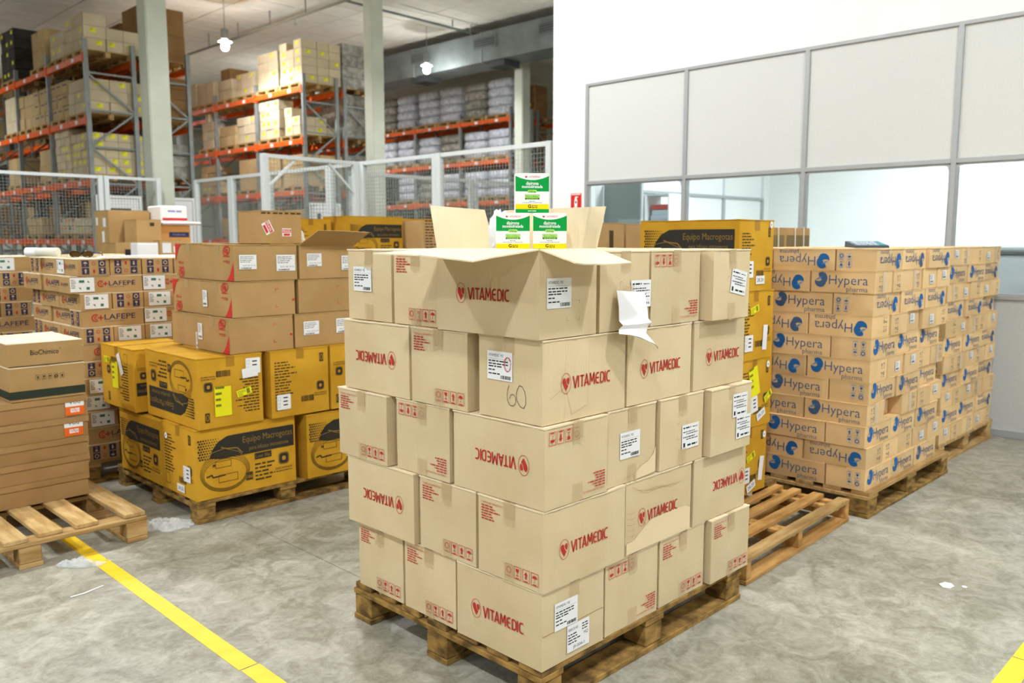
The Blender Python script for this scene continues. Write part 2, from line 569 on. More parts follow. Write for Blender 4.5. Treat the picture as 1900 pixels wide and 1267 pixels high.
def d_addr(p):
    p.text('VITAMEDIC IND. FARMACEUTICA LTDA.', -.056, .022, .0062, M_RED, width=.112)
    for i, L in enumerate((.05, .062, .084, .045, .05, .058)):
        p.greek(-.056, .0125 - i * .0088, L, .0052, M_RED, 0, 11 + i)
def d_shiplabel(p, v=0):
    p.rect(-.055, -.045, .11, .09, M_LABEL, 0)
    if v == 0:
        p.text('VITAMEDIC  MZ', -.049, .028, .0085, M_BLACK, 1, width=.066)
        p.rect(-.049, .021, .098, .0006, M_GREY, 1)
        for i, (L, y) in enumerate(((.09, .012), (.085, .003), (.058, -.005), (.03, -.016), (.05, -.028))):
            p.greek(-.049, y, L, .0052, M_BLACK, 1, 60 + i)
        p.barcode(.004, -.040, .044, .011, M_BLACK, 1, 5)
    elif v == 1:
        p.text('00013145', -.05, .024, .010, M_BLACK, 1, width=.048)
        for i, y in enumerate((.030, .021, .012)):
            p.greek(.018, y, .03, .005, M_BLACK, 1, 80 + i)
        p.text('MZ', .028, -.006, .011, M_BLACK, 1)
        p.para(-.05, .010, .07, .0095, 4, M_BLACK, 1, 91)
        p.text('JF-004-1', -.026, -.038, .0105, M_BLACK, 1, width=.056)
    else:
        p.greek(-.048, .030, .05, .007, M_BLACK, 1, 21)
        p.greek(.012, .030, .035, .004, M_BLACK, 1, 22)
        for i, y in enumerate((.016, .008, -.004, -.012)):
            p.greek(-.048 + (.02 if i % 2 else 0), y, .075, .0045, M_BLACK, 1, 30 + i)
        p.rect(-.048, -.0002, .096, .0006, M_GREY, 1)
        p.greek(-.020, -.036, .065, .009, M_BLACK, 1, 44)
        p.rect(-.046, -.038, .012, .016, M_BLACK, 1)
def d_redcircle(p):
    p.ring(0, 0, .014, .022, .0018, M_RED, 0, 30, 370)
    p.ring(.003, .001, .013, .021, .0014, M_RED, 1, 0, 330)
def d_sixty(p):
    m = mat('pen_ink', (48, 44, 66), 0.6)
    p.line([(-.034, .034), (-.040, .018), (-.043, .002), (-.040, -.016), (-.030, -.028), (-.016, -.028), (-.006, -.018), (-.006, -.002), (-.015, .008), (-.026, .005), (-.033, -.008)], .0017, m)
    p.line([(.002, .026), (.010, .038), (.022, .036), (.032, .022), (.037, .002), (.036, -.018), (.027, -.030), (.012, -.026), (.000, -.010), (-.004, .010), (.002, .026)], .0017, m)
def d_cut(p):
    for x, y, a in ((-.03, .03, 0), (.03, .03, 1), (-.03, -.03, 2), (.03, -.03, 3)):
        sx, sy = (1 if x < 0 else -1), (-1 if y > 0 else 1)
        m = mat('cut_mark', (150, 112, 66), 0.8)
        p.line([(x + sx * .010, y), (x, y), (x, y + sy * .010)], .0010, m)
M_TORN = mat('torn_liner', (228, 208, 168), .85)
M_CREASE = mat('crease', (176, 148, 100), .85)
def d_torn_wide(p):
    """liner torn off along the lower edge of a 0.41 m side"""
    p.P([(-.195, -.125), (.195, -.125), (.195, -.045), (.165, -.030), (.10, -.026), (-.05, -.030), (-.085, -.045), (-.12, -.062), (-.15, -.080), (-.195, -.085)], M_TORN, 0)
    for s in range(3):
        p.line([(-.17 + .04 * s, .11 - .02 * s), (-.10 + .05 * s, .075), (-.03 + .05 * s, .082 - .01 * s), (.05 + .04 * s, .07)], .0012, M_CREASE, 0)
    p.line([(-.085, -.045), (-.10, -.02), (-.13, 0)], .0014, M_CREASE, 0)
    for s in range(6): p.line([(-.19, .02 - .02 * s), (-.165 + .006 * (s % 2), .015 - .02 * s), (-.145, .018 - .02 * s)], .001, M_CREASE, 0)
def d_torn_low(p):
    """torn lower right corner of a 0.28 m side"""
    p.P([(.02, -.125), (.135, -.120), (.135, -.03), (.12, -.055), (.09, -.075), (.05, -.085), (.015, -.105)], M_TORN, 0)
    p.line([(-.06, -.125), (-.04, -.110), (.015, -.105)], .0012, M_CREASE, 0)
def d_fold(p):
    p.line([(-.15, .0), (.15, .004)], .0022, M_CREASE, 0)
    p.line([(-.15, .0028), (.15, .0068)], .0022, M_TORN, 0)
def d_vfold(p):
    for x in (-.10, .012): p.line([(x, -.12), (x + .002, .12)], .0012, M_TORN, 0)
    p.line([(-.17, -.05), (-.10, -.02), (-.07, -.11), (.0, -.09)], .0012, M_CREASE, 0)
def d_hypera(p, faint=0):
    a, b, c = (M_BLUE, M_BLUEG, M_BLUEL) if not faint else (M_BLUEG, M_BLUEG, M_BLUEL)
    cx = -.108
    p.P(p.ell(cx + .004, .010, .030, .032, -70, 130, 20), a, 0)
    p.P(p.ell(cx - .002, -.006, .031, .030, 168, 312, 20), a, 0)
    p.P([(cx - .032, .000), (cx - .012, .004), (cx + .012, .022), (cx - .004, .020), (cx - .018, .010)], c, 1)
    p.P([(cx - .030, -.004), (cx - .008, -.006), (cx + .014, .006), (cx + .026, -.018), (cx + .010, -.034), (cx - .016, -.032)], a, 1)
    p.P([(cx + .006, .038), (cx + .018, .034), (cx + .010, .018), (cx - .010, .016), (cx - .016, .030), (cx - .006, .038)], a, 1)
    p.text('Hypera', -.066, -.020, .050, b, 0, width=.20, bold=-.006)
    p.text('pharma', .134, -.054, .026, b, 0, width=.108, al='r', bold=-.008)
def d_hsym(p):
    for i, f in enumerate((icon_up, icon_glass, icon_umbrella, icon_recycle)):
        x, y = (-.021 if i % 2 == 0 else .021), (.020 if i < 2 else -.022)
        p.frame(x - .0145, y - .0150, .029, .031, .0009, M_BLUEL)
        f(p, x, y, .036, M_BLUE)
        p.rect(x - .011, y + .0175, .022, .0028, M_BLUEL, 1)
def d_hend(p):
    for i, f in enumerate((icon_up, icon_glass, icon_umbrella, icon_recycle)):
        x, y = (-.014 if i % 2 == 0 else .014), (.024 if i < 2 else -.024)
        f(p, x, y, .030, M_GREY)
        p.rect(x - .008, y - .020, .016, .003, M_GREY, 1)
def d_smalllabel(p):
    p.rect(-.034, -.027, .068, .054, M_LABEL, 0)
    p.para(-.029, .016, .058, .0085, 3, M_GREY, 1, 3)
    p.barcode(-.026, -.021, .05, .012, M_GREY, 1, 8)
def d_lafepe(p, small=0):
    m = M_RED
    cx = -.128
    p.ring(cx, 0, .022, .022, .008, m, 0, 50, 310, 18)
    p.ring(cx + .004, 0, .010, .010, .006, m, 0, 50, 310, 14)
    p.rect(cx + .014, -.004, .034, .008, m, 1)
    p.rect(cx + .028, -.016, .008, .032, m, 1)
    p.text('LAFEPE', -.072, -.014, .036, M_NAVY, 0, width=.196, bold=.002)
    p.greek(-.070, -.028, .12, .0075, M_GREY, 0, 4)
def d_lafend(p):
    for sx in (-1, 1):
        x = sx * .047
        for j, f in enumerate((icon_up, icon_umbrella) if sx < 0 else (icon_glass, icon_recycle)):
            y = -.0215 + j * .043
            p.rect(x - .020, y - .019, .040, .038, M_NAVY, 0)
            f(p, x, y, .040, M_KRAFTP)
    p.rect(-.006, -.034, .012, .020, M_RED, 0)
    p.ring(0, .022, .009, .009, .003, M_RED, 0)
M_KRAFTP = mat('kraft_print', (206, 176, 130), 0.8)
def d_laflabel(p, w=.135):
    p.rect(-w / 2, -.042, w, .084, M_LABEL, 0)
    p.rect(-.018, .012, .030, .015, M_GREENP, 1)
    p.P([(.030, .012), (.042, .012), (.030, .026)], M_GREENP, 1)
    p.rect(.022, -.030, .018, .016, M_GREENP, 1)
    p.P([(-.022, -.016), (-.008, -.030), (-.008, -.016)], M_GREENP, 1)
    p.para(-w / 2 + .006, .026, .026, .009, 6, M_BLACK, 1, 17)
def d_desc_long(p):
    """long side of the mustard carton, 0.58 x 0.37"""
    p.P([(-.285, .020), (-.285, .135), (.280, .150), (.280, .026), (-.02, .020)], M_BAND, 0) if False else p.rect(-.07, .018, .350, .118, M_BAND, 0)
    p.P([(-.07, .018), (-.07, .136), (-.115, .134), (-.165, .110), (-.20, .070), (-.215, .030), (-.16, .018)], M_BAND, 0)
    for i in range(9):
        for j in range(8):
            r = .0058 - .0004 * i
            p.P(p.ell(-.272 + i * .0135 + (j % 2) * .006, .128 - j * .0140, r, r, 0, 360, 6)[:-1], M_BAND, 0)
    p.text('Equipo Macrogotas', -.026, .082, .036, M_BANDT, 1, width=.296, bold=-.006)
    p.text('para infusao intravenosa', .010, .036, .024, M_BANDT, 1, width=.235, bold=-.006)
    p.rect(.040, -.022, .100, .034, M_BAND, 0)
    p.text('Luer Slip', .046, -.014, .018, M_BANDT, 1, width=.086)
    for i in range(5):
        p.greek(.040, -.055 - i * .021, .118 - .016 * (i % 3), .012, M_BROWNP, 0, 120 + i)
    p.rect(-.014, -.128, .040, .044, M_BROWNP, 0)
    p.text('100', -.011, -.117, .017, M_MUSTP, 1, width=.034)
    for i in range(4):
        p.ring(-.130, -.055 - i * .003, .138 - i * .006, .104 - i * .008, .0022, M_BROWNP, 1, 0, 360, 32, -.05)
    p.line([(-.250, .010), (-.20, .058), (-.13, .070), (-.05, .04), (.0, -.02)], .003, M_BANDT, 2)
    p.line([(-.150, .078), (-.12, .068), (-.06, .062), (-.03, .03)], .006, M_BANDT, 2)
    p.frame(-.185, -.030, .090, .036, .0025, M_BROWNP, 1)
    p.line([(-.20, -.012), (-.185, -.012)], .012, M_BROWNP, 1)
    p.frame(-.170, -.110, .110, .042, .0025, M_BROWNP, 1)
    p.line([(-.235, -.068), (-.205, -.06), (-.20, -.075), (-.13, -.072)], .008, M_BROWNP, 1)
    d_desc_mark(p, .215, -.045, 1)
def d_desc_mark(p, x, y, s):
    for i, m in ((0, M_BROWNP),):
        p.rrect(x - .032 * s, y - .034 * s, .064 * s, .068 * s, .018 * s, M_BROWNM, 0)
        p.rrect(x - .025 * s, y - .027 * s, .050 * s, .054 * s, .014 * s, M_BAND, 1)
        p.rrect(x - .011 * s, y - .012 * s, .022 * s, .024 * s, .007 * s, M_MUSTP, 2)
    p.text('DESCARPACK', x, y - .060 * s, .013 * s, M_BROWNP, 0, width=.105 * s, al='c')
    p.greek(x - .05 * s, y - .072 * s, .10 * s, .006 * s, M_BROWNP, 0, 9)
M_MUSTP = mat('mustard_print', (190, 138, 40), 0.8)
M_BROWNM = mat('soft_brown_print', (120, 88, 28), 0.8)
def d_desc_short(p):
    """short side of the mustard carton, 0.38 x 0.37"""
    p.para(-.165, .120, .15, .0165, 13, M_BROWNP, 0, 200)
    p.rect(.128, .105, .026, .052, M_BROWNP, 0)
    p.ring(.141, .131, .008, .016, .003, M_MUSTP, 1)
    d_desc_mark(p, .130, -.035, .8)
    p.barcode(.000, -.118, .085, .034, M_BROWNP, 0, 3)
    p.frame(-.165, -.150, .048, .060, .002, M_BROWNP, 0)
def d_desc_label(p):
    p.rrect(-.042, -.042, .084, .084, .006, M_LABEL, 0)
    for i in range(3):
        p.greek(-.004, .020 - i * .020, .034, .009, M_BLACK, 1, 33 + i)
    p.frame(-.036, .010, .016, .020, .001, M_GREY, 1)
    p.frame(-.036, -.030, .012, .026, .001, M_GREY, 1)
def d_ytag(p, w=.085, h=.036):
    p.rect(-w / 2, -h / 2, w, h, M_YTAG, 0)
    m = mat('tag_ink', (120, 124, 20), 0.6)
    p.para(-w / 2 + .005, h / 2 - .010, w * .55, h / 5, 4, m, 1, 2)
    p.rect(w / 2 - h * .8, -h * .38, h * .5, h * .76, m, 1) if w > h * 2 else None
def d_white(p, w, h):
    p.rect(-w / 2, -h / 2, w, h, M_LABEL, 0)
def d_code(p):
    p.rect(-.045, -.021, .09, .042, M_LABEL, 0)
    p.text('28.20', 0, -.009, .019, M_BLACK, 1, width=.066, al='c')
def d_dot(p):
    p.disc(0, 0, .016, .018, M_WHITE, 0)
    p.disc(0, 0, .004, .005, M_BLACK, 1, 8)
def d_abl_oval(p):
    p.ring(0, .040, .038, .022, .0065, M_REDL, 0, 0, 360, 24, .25)
    p.text('ABL', 0, .027, .026, M_REDL, 0, width=.052, al='c', bold=.035)
    p.greek(-.034, .008, .068, .0075, M_REDL, 0, 5)
    for i, f in enumerate((icon_umbrella, icon_glass, icon_recycle, icon_up)):
        f(p, -.028 + i * .019, -.018, .026, M_REDL)
def d_abl_corner(p):
    """red corner with a concave edge; the right angle is at lower right"""
    arc = []
    for j in range(10):
        t = j / 9
        arc.append((.045 - .090 * t, .055 - .100 * math.sin(t * math.pi / 2)))
    p.P(arc + [(.045, -.045)], M_REDL, 0)
def d_abl_label(p, tall=0):
    if tall:
        p.rect(-.026, -.045, .052, .09, M_LABEL, 0)
        p.para(-.021, .034, .040, .008, 6, M_GREY, 1, 14)
        p.barcode(-.020, -.036, .036, .012, M_BLACK, 1, 9)
    else:
        p.rect(-.050, -.038, .10, .076, M_LABEL, 0)
        p.para(-.044, .026, .085, .009, 4, M_GREY, 1, 6)
        p.text('10 51 04 13 14', -.030, -.022, .008, M_BLACK, 1, width=.072)
        p.barcode(-.040, -.036, .06, .008, M_BLACK, 1, 2)
def d_redmarks(p):
    for y, s in ((.05, -1), (-.05, 1)):
        p.line([(0, y + s * .014), (0, y), (.016, y)], .003, M_REDL)
    p.rect(.10, -.02, .014, .012, M_REDL, 0)
def d_bio(p):
    p.text('BioChimico', -.005, -.010, .026, M_BLACK, 0, width=.13, al='c', bold=.004)
    p.ring(.067, .014, .004, .004, .001, M_BLACK, 0, 0, 360, 10)
def d_bioicons(p):
    for i, f in enumerate((icon_up, icon_glass, icon_umbrella, icon_recycle, icon_up)):
        x = -.056 + i * .028
        p.frame(x - .009, -.012, .018, .026, .001, M_BLACK)
        f(p, x, 0, .024, M_BLACK)
def d_poa(p):
    p.rect(-.047, -.050, .094, .050, M_LABEL, 0)
    p.rect(-.047, 0, .094, .047, M_ORANGEP, 0)
    p.text('POA', 0, -.037, .024, M_NAVY, 1, width=.056, al='c')
    p.rect(-.024, .010, .046, .022, M_LABEL, 1)
    p.text('MODEL', -.022, .014, .013, M_ORANGEP, 2, width=.042)
    p.line([(-.012, .034), (.006, .006)], .003, M_ORANGEP, 2)
def d_fragil(p):
    p.rect(-.045, -.035, .09, .07, M_LABEL, 0)
    p.rect(-.042, -.003, .084, .030, M_REDL, 1)
    p.text('FRAGIL', 0, .003, .019, M_LABEL, 2, width=.074, al='c', bold=.01)
    p.rect(-.030, -.030, .062, .020, M_REDL, 1)
def d_med(p):
    W, H = .106, .124
    p.rect(-W / 2, 0, W, H, M_MWHITE, 0)
    top = [(-W / 2 + W * j / 12, H * .93 - H * .105 * (1 - ((j - 6) / 6) ** 2)) for j in range(13)]
    p.P([(W / 2, H * .54), (-W / 2, H * .54)][::-1] + top[::-1], M_MGREEN, 1)
    p.rect(-W / 2, 0, W, H * .095, M_MGREEN, 1)
    p.rect(-W / 2, H * .095, W, H * .125, M_MYEL, 1)
    p.text('VITAMEDIC', -.010, H * .885, .0058, M_REDL, 1, width=.036)
    p.P([(-.024, H * .915), (-.021, H * .93), (-.018, H * .915), (-.015, H * .93), (-.016, H * .90), (-.020, H * .878)], M_RED, 1)
    p.text('dipirona', 0, H * .705, .0105, M_MWHITE, 2, width=.040, al='c', bold=.022)
    p.text('monoidratada', 0, H * .625, .0098, M_MWHITE, 2, width=.066, al='c', bold=.022)
    p.rrect(-.015, H * .505, .030, .0095, .0045, M_MLIME, 2)
    p.text('500mg', 0, H * .518, .0058, M_MDARKG, 3, width=.022, al='c')
    p.rect(-.023, H * .335, .046, .0155, M_MDARKG, 1)
    p.rect(-.0222, H * .375, .0444, .0098, M_MLIME, 2)
    p.text('Dor e Febre', 0, H * .390, .0058, M_MDARKG, 3, width=.038, al='c')
    p.greek(-.018, H * .345, .036, .0026, M_MLIME, 2, 7)
    p.greek(-.010, H * .285, .02, .002, M_GREY, 1, 2)
    p.greek(-.032, H * .25, .064, .0018, M_GREY, 1, 3)
    p.text('G', -.014, H * .125, .0105, M_BLACK, 2, bold=.03)
    p.greek(-.002, H * .165, .018, .0030, M_BLACK, 2, 4)
    p.greek(-.002, H * .125, .018, .0030, M_BLACK, 2, 5)
    p.greek(-.014, H * .038, .028, .0032, M_MWHITE, 2, 6)

# ------------------------------------------------------------------ cartons
_CB = {}
def carton_mesh(sx, sy, sz, m, seed=0, amp=0.0016, cuts=5, bow=0.0):
    """closed carton body, base at z=0: gently dented faces, softly rounded edges"""
    k = (round(sx, 3), round(sy, 3), round(sz, 3), m.name, seed, amp, cuts, bow)
    if k in _CB:
        return _CB[k]
    bm = bmesh.new()
    bmesh.ops.create_cube(bm, size=1.0)
    bmesh.ops.subdivide_edges(bm, edges=bm.edges[:], cuts=cuts, use_grid_fill=True)
    off = Vector((seed * 3.7, seed * 1.3, seed * 7.1))
    for v in bm.verts:
        x, y, z = v.co
        p = Vector((x * sx, y * sy, (z + .5) * sz))
        # distance from the nearest edges in the plane of the face
        e = sorted((.5 - abs(x), .5 - abs(y), .5 - abs(z)))
        inner = min(1.0, e[1] * 5)
        n = -abs(noise.noise(p * 7 + off)) * amp * inner
        d = Vector((x if abs(x) > .499 else 0, y if abs(y) > .499 else 0, 0))
        if e[1] < 1e-4:
            n = -0.0022 - abs(noise.noise(p * 15 + off)) * amp * .6
            d = Vector((math.copysign(1, x) if abs(x) > .499 else 0, math.copysign(1, y) if abs(y) > .499 else 0, 0))
        if d.length > 0:
            p += d.normalized() * n
        if abs(z) > .499 and z > 0:
            p.z += noise.noise(p * 9 + off) * amp * .5 - .001
        v.co = p
    me = bpy.data.meshes.new('carton_body')
    bm.to_mesh(me)
    bm.free()
    me.materials.append(m)
    me.polygons.foreach_set('use_smooth', [True] * len(me.polygons))
    me.set_sharp_from_angle(angle=math.radians(40))
    _CB[k] = me
    return me

_FL = {}
def flap_mesh(sx, sy, seam, side, m, seed):
    k = (round(sx, 3), round(sy, 3), seam, side, m.name, seed % 3)
    if k in _FL:
        return _FL[k]
    b = MB()
    n = 8
    g = .0015
    r = random.Random(seed % 3 + (5 if side > 0 else 0))
    A, B = (sx, sy) if seam == 'x' else (sy, sx)
    rows = []
    for i in range(n + 1):
        t = -A / 2 + A * i / n
        e = r.uniform(-.0018, .0022)
        rows.append((t, B / 2 * side + e * side, r.uniform(0, .0025)))
    def P(a, c, z):
        return (a, c, z) if seam == 'x' else (c, a, z)
    for i in range(n):
        (t0, e0, h0), (t1, e1, h1) = rows[i], rows[i + 1]
        q = [P(t0, g * side, .0035), P(t1, g * side, .0035), P(t1, e1, .003 + h1), P(t0, e0, .003 + h0)]
        lo = [(x, y, -.0005) for x, y, z in q]
        j = len(b.v)
        b.v += q + lo
        b.f += [(j, j + 1, j + 2, j + 3), (j + 7, j + 6, j + 5, j + 4), (j + 3, j + 2, j + 6, j + 7), (j + 1, j, j + 4, j + 5), (j, j + 3, j + 7, j + 4), (j + 2, j + 1, j + 5, j + 6)]
        b.mi += [0] * 6
    me = b.mesh('flap', m)
    _FL[k] = me
    return me

def tape_mesh(sx, sy, sz, seam, drop, m):
    b = MB()
    w = .024
    A, B = (sx, sy) if seam == 'x' else (sy, sx)
    def P(a, c, z):
        return (a, c, z) if seam == 'x' else (c, a, z)
    e = .0016
    path = [(-A / 2 - e, sz - drop), (-A / 2 - e, sz + .004), (A / 2 + e, sz + .004), (A / 2 + e, sz - drop)]
    for (a0, z0), (a1, z1) in zip(path, path[1:]):
        b.poly([P(a0, -w, z0), P(a0, w, z0), P(a1, w, z1), P(a1, -w, z1)])
    return b.mesh('tape', m)

def carton(name, x0, x1, y0, y1, z0, z1, m, label, group, seam='x', seed=None, yaw=0.0, flaps=True, tape=None, topm=None, amp=.0016, bow=0.0, cat='carton', cuts=5):
    sx, sy, sz = x1 - x0, y1 - y0, z1 - z0
    seed = random.randint(0, 4) if seed is None else seed
    t = thing(name, label, cat, ((x0 + x1) / 2, (y0 + y1) / 2, z0), yaw, group)
    top = sz - (.004 if flaps else 0)
    obj('body', carton_mesh(sx, sy, top, m, seed, amp, cuts, bow), t)
    if flaps:
        for s in (-1, 1):
            obj('flap', flap_mesh(sx, sy, seam, s, topm or m, seed), t, (0, 0, top))
    if tape:
        obj('tape', tape_mesh(sx, sy, top, seam, .05, tape), t)
    t['_d'] = 1
    del t['_d']
    return t, sx, sy, sz

def plain_carton(name, x0, x1, y0, y1, z0, z1, m, label, group, yaw=0.0, seed=0, cat='carton'):
    """a far carton: one mesh with its two top flaps and the seam between them"""
    sx, sy, sz = x1 - x0, y1 - y0, z1 - z0
    k = ('pc', round(sx, 3), round(sy, 3), round(sz, 3), m.name)
    if k not in _CB:
        b = MB()
        b.box(-sx / 2, sx / 2, -sy / 2, sy / 2, 0, sz - .006, bev=.006)
        b.box(-sx / 2 + .002, sx / 2 - .002, -sy / 2 + .002, -.003, sz - .006, sz)
        b.box(-sx / 2 + .002, sx / 2 - .002, .003, sy / 2 - .002, sz - .006, sz)
        _CB[k] = b.mesh('carton_body', m)
    o = obj(name, _CB[k], None, ((x0 + x1) / 2, (y0 + y1) / 2, z0), yaw)
    return tag(o, label, cat, group)

# ================================================================== THE SETTING
# floor: concrete slabs with saw-cut joints over a dark base
b = MB()
b.box(-10, 30, -10, 40, -.12, -.03)
floor = struct('floor', b.mesh('floor_base', M_DIM))
XS = [-10, -4.75, .25, 5.25, 10.25, 15.25, 20.25, 30]
YS = [-10, -5.6, 4.9, 10.4, 15.9, 21.4, 40]
for i in range(len(XS) - 1):
    for j in range(len(YS) - 1):
        b = MB()
        b.box(XS[i] + .0022, XS[i + 1] - .0022, YS[j] + .0022, YS[j + 1] - .0022, -.03, 0)
        obj('slab', b.mesh('slab', M_FLOOR), floor)

def tape_strip(pieces, label):
    t = thing('floor_marking', label, 'floor line')
    for q in pieces:
        b = MB()
        n = len(q[0])
        lo, hi = q
        v = [(x, y, 0.0005) for x, y in lo] + [(x, y, 0.0005) for x, y in hi] + [(x, y, .0013) for x, y in lo] + [(x, y, .0013) for x, y in hi]
        b.v = v
        for k in range(n - 1):
            b.f.append((2 * n + k, 2 * n + k + 1, 3 * n + k + 1, 3 * n + k))
            b.f.append((k, k + 1, 2 * n + k + 1, 2 * n + k))
            b.f.append((n + k + 1, n + k, 3 * n + k, 3 * n + k + 1))
        b.mi = [0] * len(b.f)
        obj('tape_strip', b.mesh('tape_strip', M_YFLOOR), t)
    return t
def yseg(x0, x1, y0, y1, n=6, j=.0015):
    r = random.Random(int(y0 * 100))
    ys = [y0 + (y1 - y0) * k / n for k in range(n + 1)]
    return ([(x1 + r.uniform(-j, j), y) for y in ys], [(x0 + r.uniform(-j, j), y) for y in ys])
tape_strip([yseg(-.512, -.442, -3.0, .93), yseg(-.514, -.447, .936, 2.30), yseg(-.520, -.452, 2.304, 2.46), yseg(-.516, -.450, 2.464, 5.8)], 'yellow floor line running beneath the wooden pallet at the left')
def xseg(x0, x1, y0, y1, n=6, j=.0015):
    r = random.Random(int(x0 * 100))
    xs = [x0 + (x1 - x0) * k / n for k in range(n + 1)]
    return ([(x, y0 + r.uniform(-j, j)) for x in xs], [(x, y1 + r.uniform(-j, j)) for x in xs])
tape_strip([xseg(-.44, 1.46, -1.002, -.932), xseg(1.465, 4.2, -1.003, -.931)], 'yellow floor line in the bottom right corner of the photo')

# ceiling: tiles in a grid with recessed joints
CZ = 7.5
b = MB()
b.box(-10, 30, -10, 40, CZ + .03, CZ + .15)
ceiling = struct('ceiling', b.mesh('ceiling_backing', M_CEILB))
TX, TY = 1.4, .95
b = MB()
b.box(-TX / 2 + .017, TX / 2 - .017, -TY / 2 + .017, TY / 2 - .017, 0, .03, bev=.004)
tile = b.mesh('ceiling_tile', M_CEIL)
cnt = 0
far = MB()
for i in range(-7, 21):
    for j in range(-10, 42):
        x, y = 13.4 + TX / 2 + (i - 9) * TX, 14.66 + TY / 2 + (j - 14) * TY
        if not (-9.5 < x < 29 and -9.5 < y < 39):
            continue
        # tiles the picture shows (a wedge of the hall ahead) are single pieces, the rest is joined
        dx, dy = x + 1.8, y + 1.66
        dep = dx * .712 + dy * .702
        lat = dx * .702 - dy * .712
        if 17.5 < dep < 31 and -.63 < lat / dep < .09 and cnt < 290:
            obj('ceiling_tile', tile, ceiling, (x, y, CZ))
            cnt += 1
        else:
            far.box(x - TX / 2 + .012, x + TX / 2 - .012, y - TY / 2 + .012, y + TY / 2 - .012, CZ, CZ + .03)
o = obj('ceiling_tile_field', far.mesh('ceiling_tile_field', M_CEIL), ceiling)
o['kind'] = 'stuff'

# far walls of the hall
b = MB(); b.box(28.5, 28.7, -10, 39, 0, CZ + .03)
struct('wall_back', b.mesh('wall_back', M_COLUMN))
b = MB(); b.box(-10, 28.5, 38.5, 38.7, 0, CZ + .03)
struct('wall_left', b.mesh('wall_left', M_COLUMN))

# white office wall on the right: the partition stands in it
WX = 5.19
MUL = [4.14, 2.925, 1.725, .525, -.675, -1.875, -3.075]
b = MB()
b.box(WX, WX + .16, 4.14, 4.61, 0, CZ + .03)
b.box(WX, WX + .16, -9.5, 4.14, 3.09, CZ + .03)
b.box(WX, WX + .16, -9.5, -3.09, 0, 3.09)
wall_r = struct('wall_right', b.mesh('wall_right', M_WALL))
def bx(name, parent, m, *a, bev=.0, smooth=False):
    q = MB(); q.box(*a, bev=bev)
    return obj(name, q.mesh(name, m, smooth), parent)
PX0, PX1 = WX + .012, WX + .047
for k in range(6):
    ya, yb = MUL[k + 1] + .02, MUL[k] - .02
    bx('upper_panel', wall_r, M_PANEL, PX0, PX1, ya, yb, 2.085, 3.065, bev=.003)
    bx('lower_panel', wall_r, M_PANELLOW, PX0, PX1, ya, yb, .05, 1.03, bev=.003)
    wn = obj('window_%d' % (k + 1), None, None, (0, 0, 0))
    wn['kind'] = 'structure'
    q = MB()
    q.box(PX0 - .004, PX1 + .004, ya, ya + .012, 1.06, 2.05); q.box(PX0 - .004, PX1 + .004, yb - .012, yb, 1.06, 2.05)
    q.box(PX0 - .004, PX1 + .004, ya, yb, 1.06, 1.072); q.box(PX0 - .004, PX1 + .004, ya, yb, 2.038, 2.05)
    # rounded corner gussets of the glazing bead
    for yy, s in ((ya + .012, 1), (yb - .012, -1)):
        for zz, sz in ((2.038, -1),):
            q.v += [(PX0 - .004, yy, zz), (PX0 - .004, yy + s * .05, zz), (PX0 - .004, yy + s * .012, zz + sz * .012), (PX0 - .004, yy, zz + sz * .05)]
            n = len(q.v)
            q.f += [(n - 4, n - 3, n - 2), (n - 4, n - 2, n - 1)]; q.mi += [0, 0]
    obj('window_frame', q.mesh('window_frame', M_ALU), wn)
    bx('pane', wn, M_GLASS, WX + .028, WX + .031, ya + .012, yb - .012, 1.072, 2.038)
for y in MUL:
    bx('mullion', wall_r, M_ALU, WX - .004, WX + .06, y - .02, y + .02, 0, 3.09, bev=.004)
for z, h in ((3.075, .014), (2.0675, .018), (1.045, .016), (.028, .028)):
    bx('rail', wall_r, M_ALU, WX - .002, WX + .056, -3.06, 4.125, z - h, z + h, bev=.003)

# the office behind the glass
b = MB(); b.box(9.9, 10.0, -3.2, 4.7, 0, 3.2)
struct('wall_office_back', b.mesh('wall_office_back', M_WALL))
b = MB(); b.box(WX + .16, 10.0, 4.52, 4.61, 0, 3.2)
ofw = struct('wall_office_side', b.mesh('wall_office_side', M_WALL))
bx('rail', ofw, M_ALU, 6.6, 9.7, 4.49, 4.52, 2.04, 2.075)
for x in (6.62, 7.6, 8.6, 9.68):
    bx('mullion', ofw, M_ALU, x - .025, x + .025, 4.49, 4.52, 0, 2.04)
    if x > 7: bx('mullion', ofw, mat('pale_alu', (214, 220, 226), .5), x - .01, x + .01, 4.495, 4.52, 2.075, 3.1)
b = MB(); b.box(WX + .16, 10.0, -3.2, -3.1, 0, 3.2)
struct('wall_office_near', b.mesh('wall_office_near', M_WALL))
b = MB(); b.box(WX + .16, 10.0, -3.2, 4.61, 3.2, 3.28)
struct('ceiling_office', b.mesh('ceiling_office', M_WALL))
for i, (x, y) in enumerate(((6.6, 2.8), (6.6, .2), (8.6, 1.5))):
    t = thing('led_panel', ['square LED ceiling panel in the office, far left', 'square LED ceiling panel in the office, near the right', 'square LED ceiling panel at the back of the office'][i], 'ceiling light', (x, y, 3.17), group='office LED panels')
    bx('frame', t, M_ALU, -.31, .31, -.31, .31, .005, .03)
    bx('diffuser', t, mat('led_diffuser', (255, 255, 255), .5, emit=(236, 244, 255), es=5.0), -.29, .29, -.29, .29, 0, .006)
    ld = bpy.data.lights.new('led_light', 'AREA'); ld.shape = 'SQUARE'; ld.size = .56; ld.energy = 52; ld.color = (.93, .97, 1)
    lo = obj('led_light', ld, t, (0, 0, -.005))

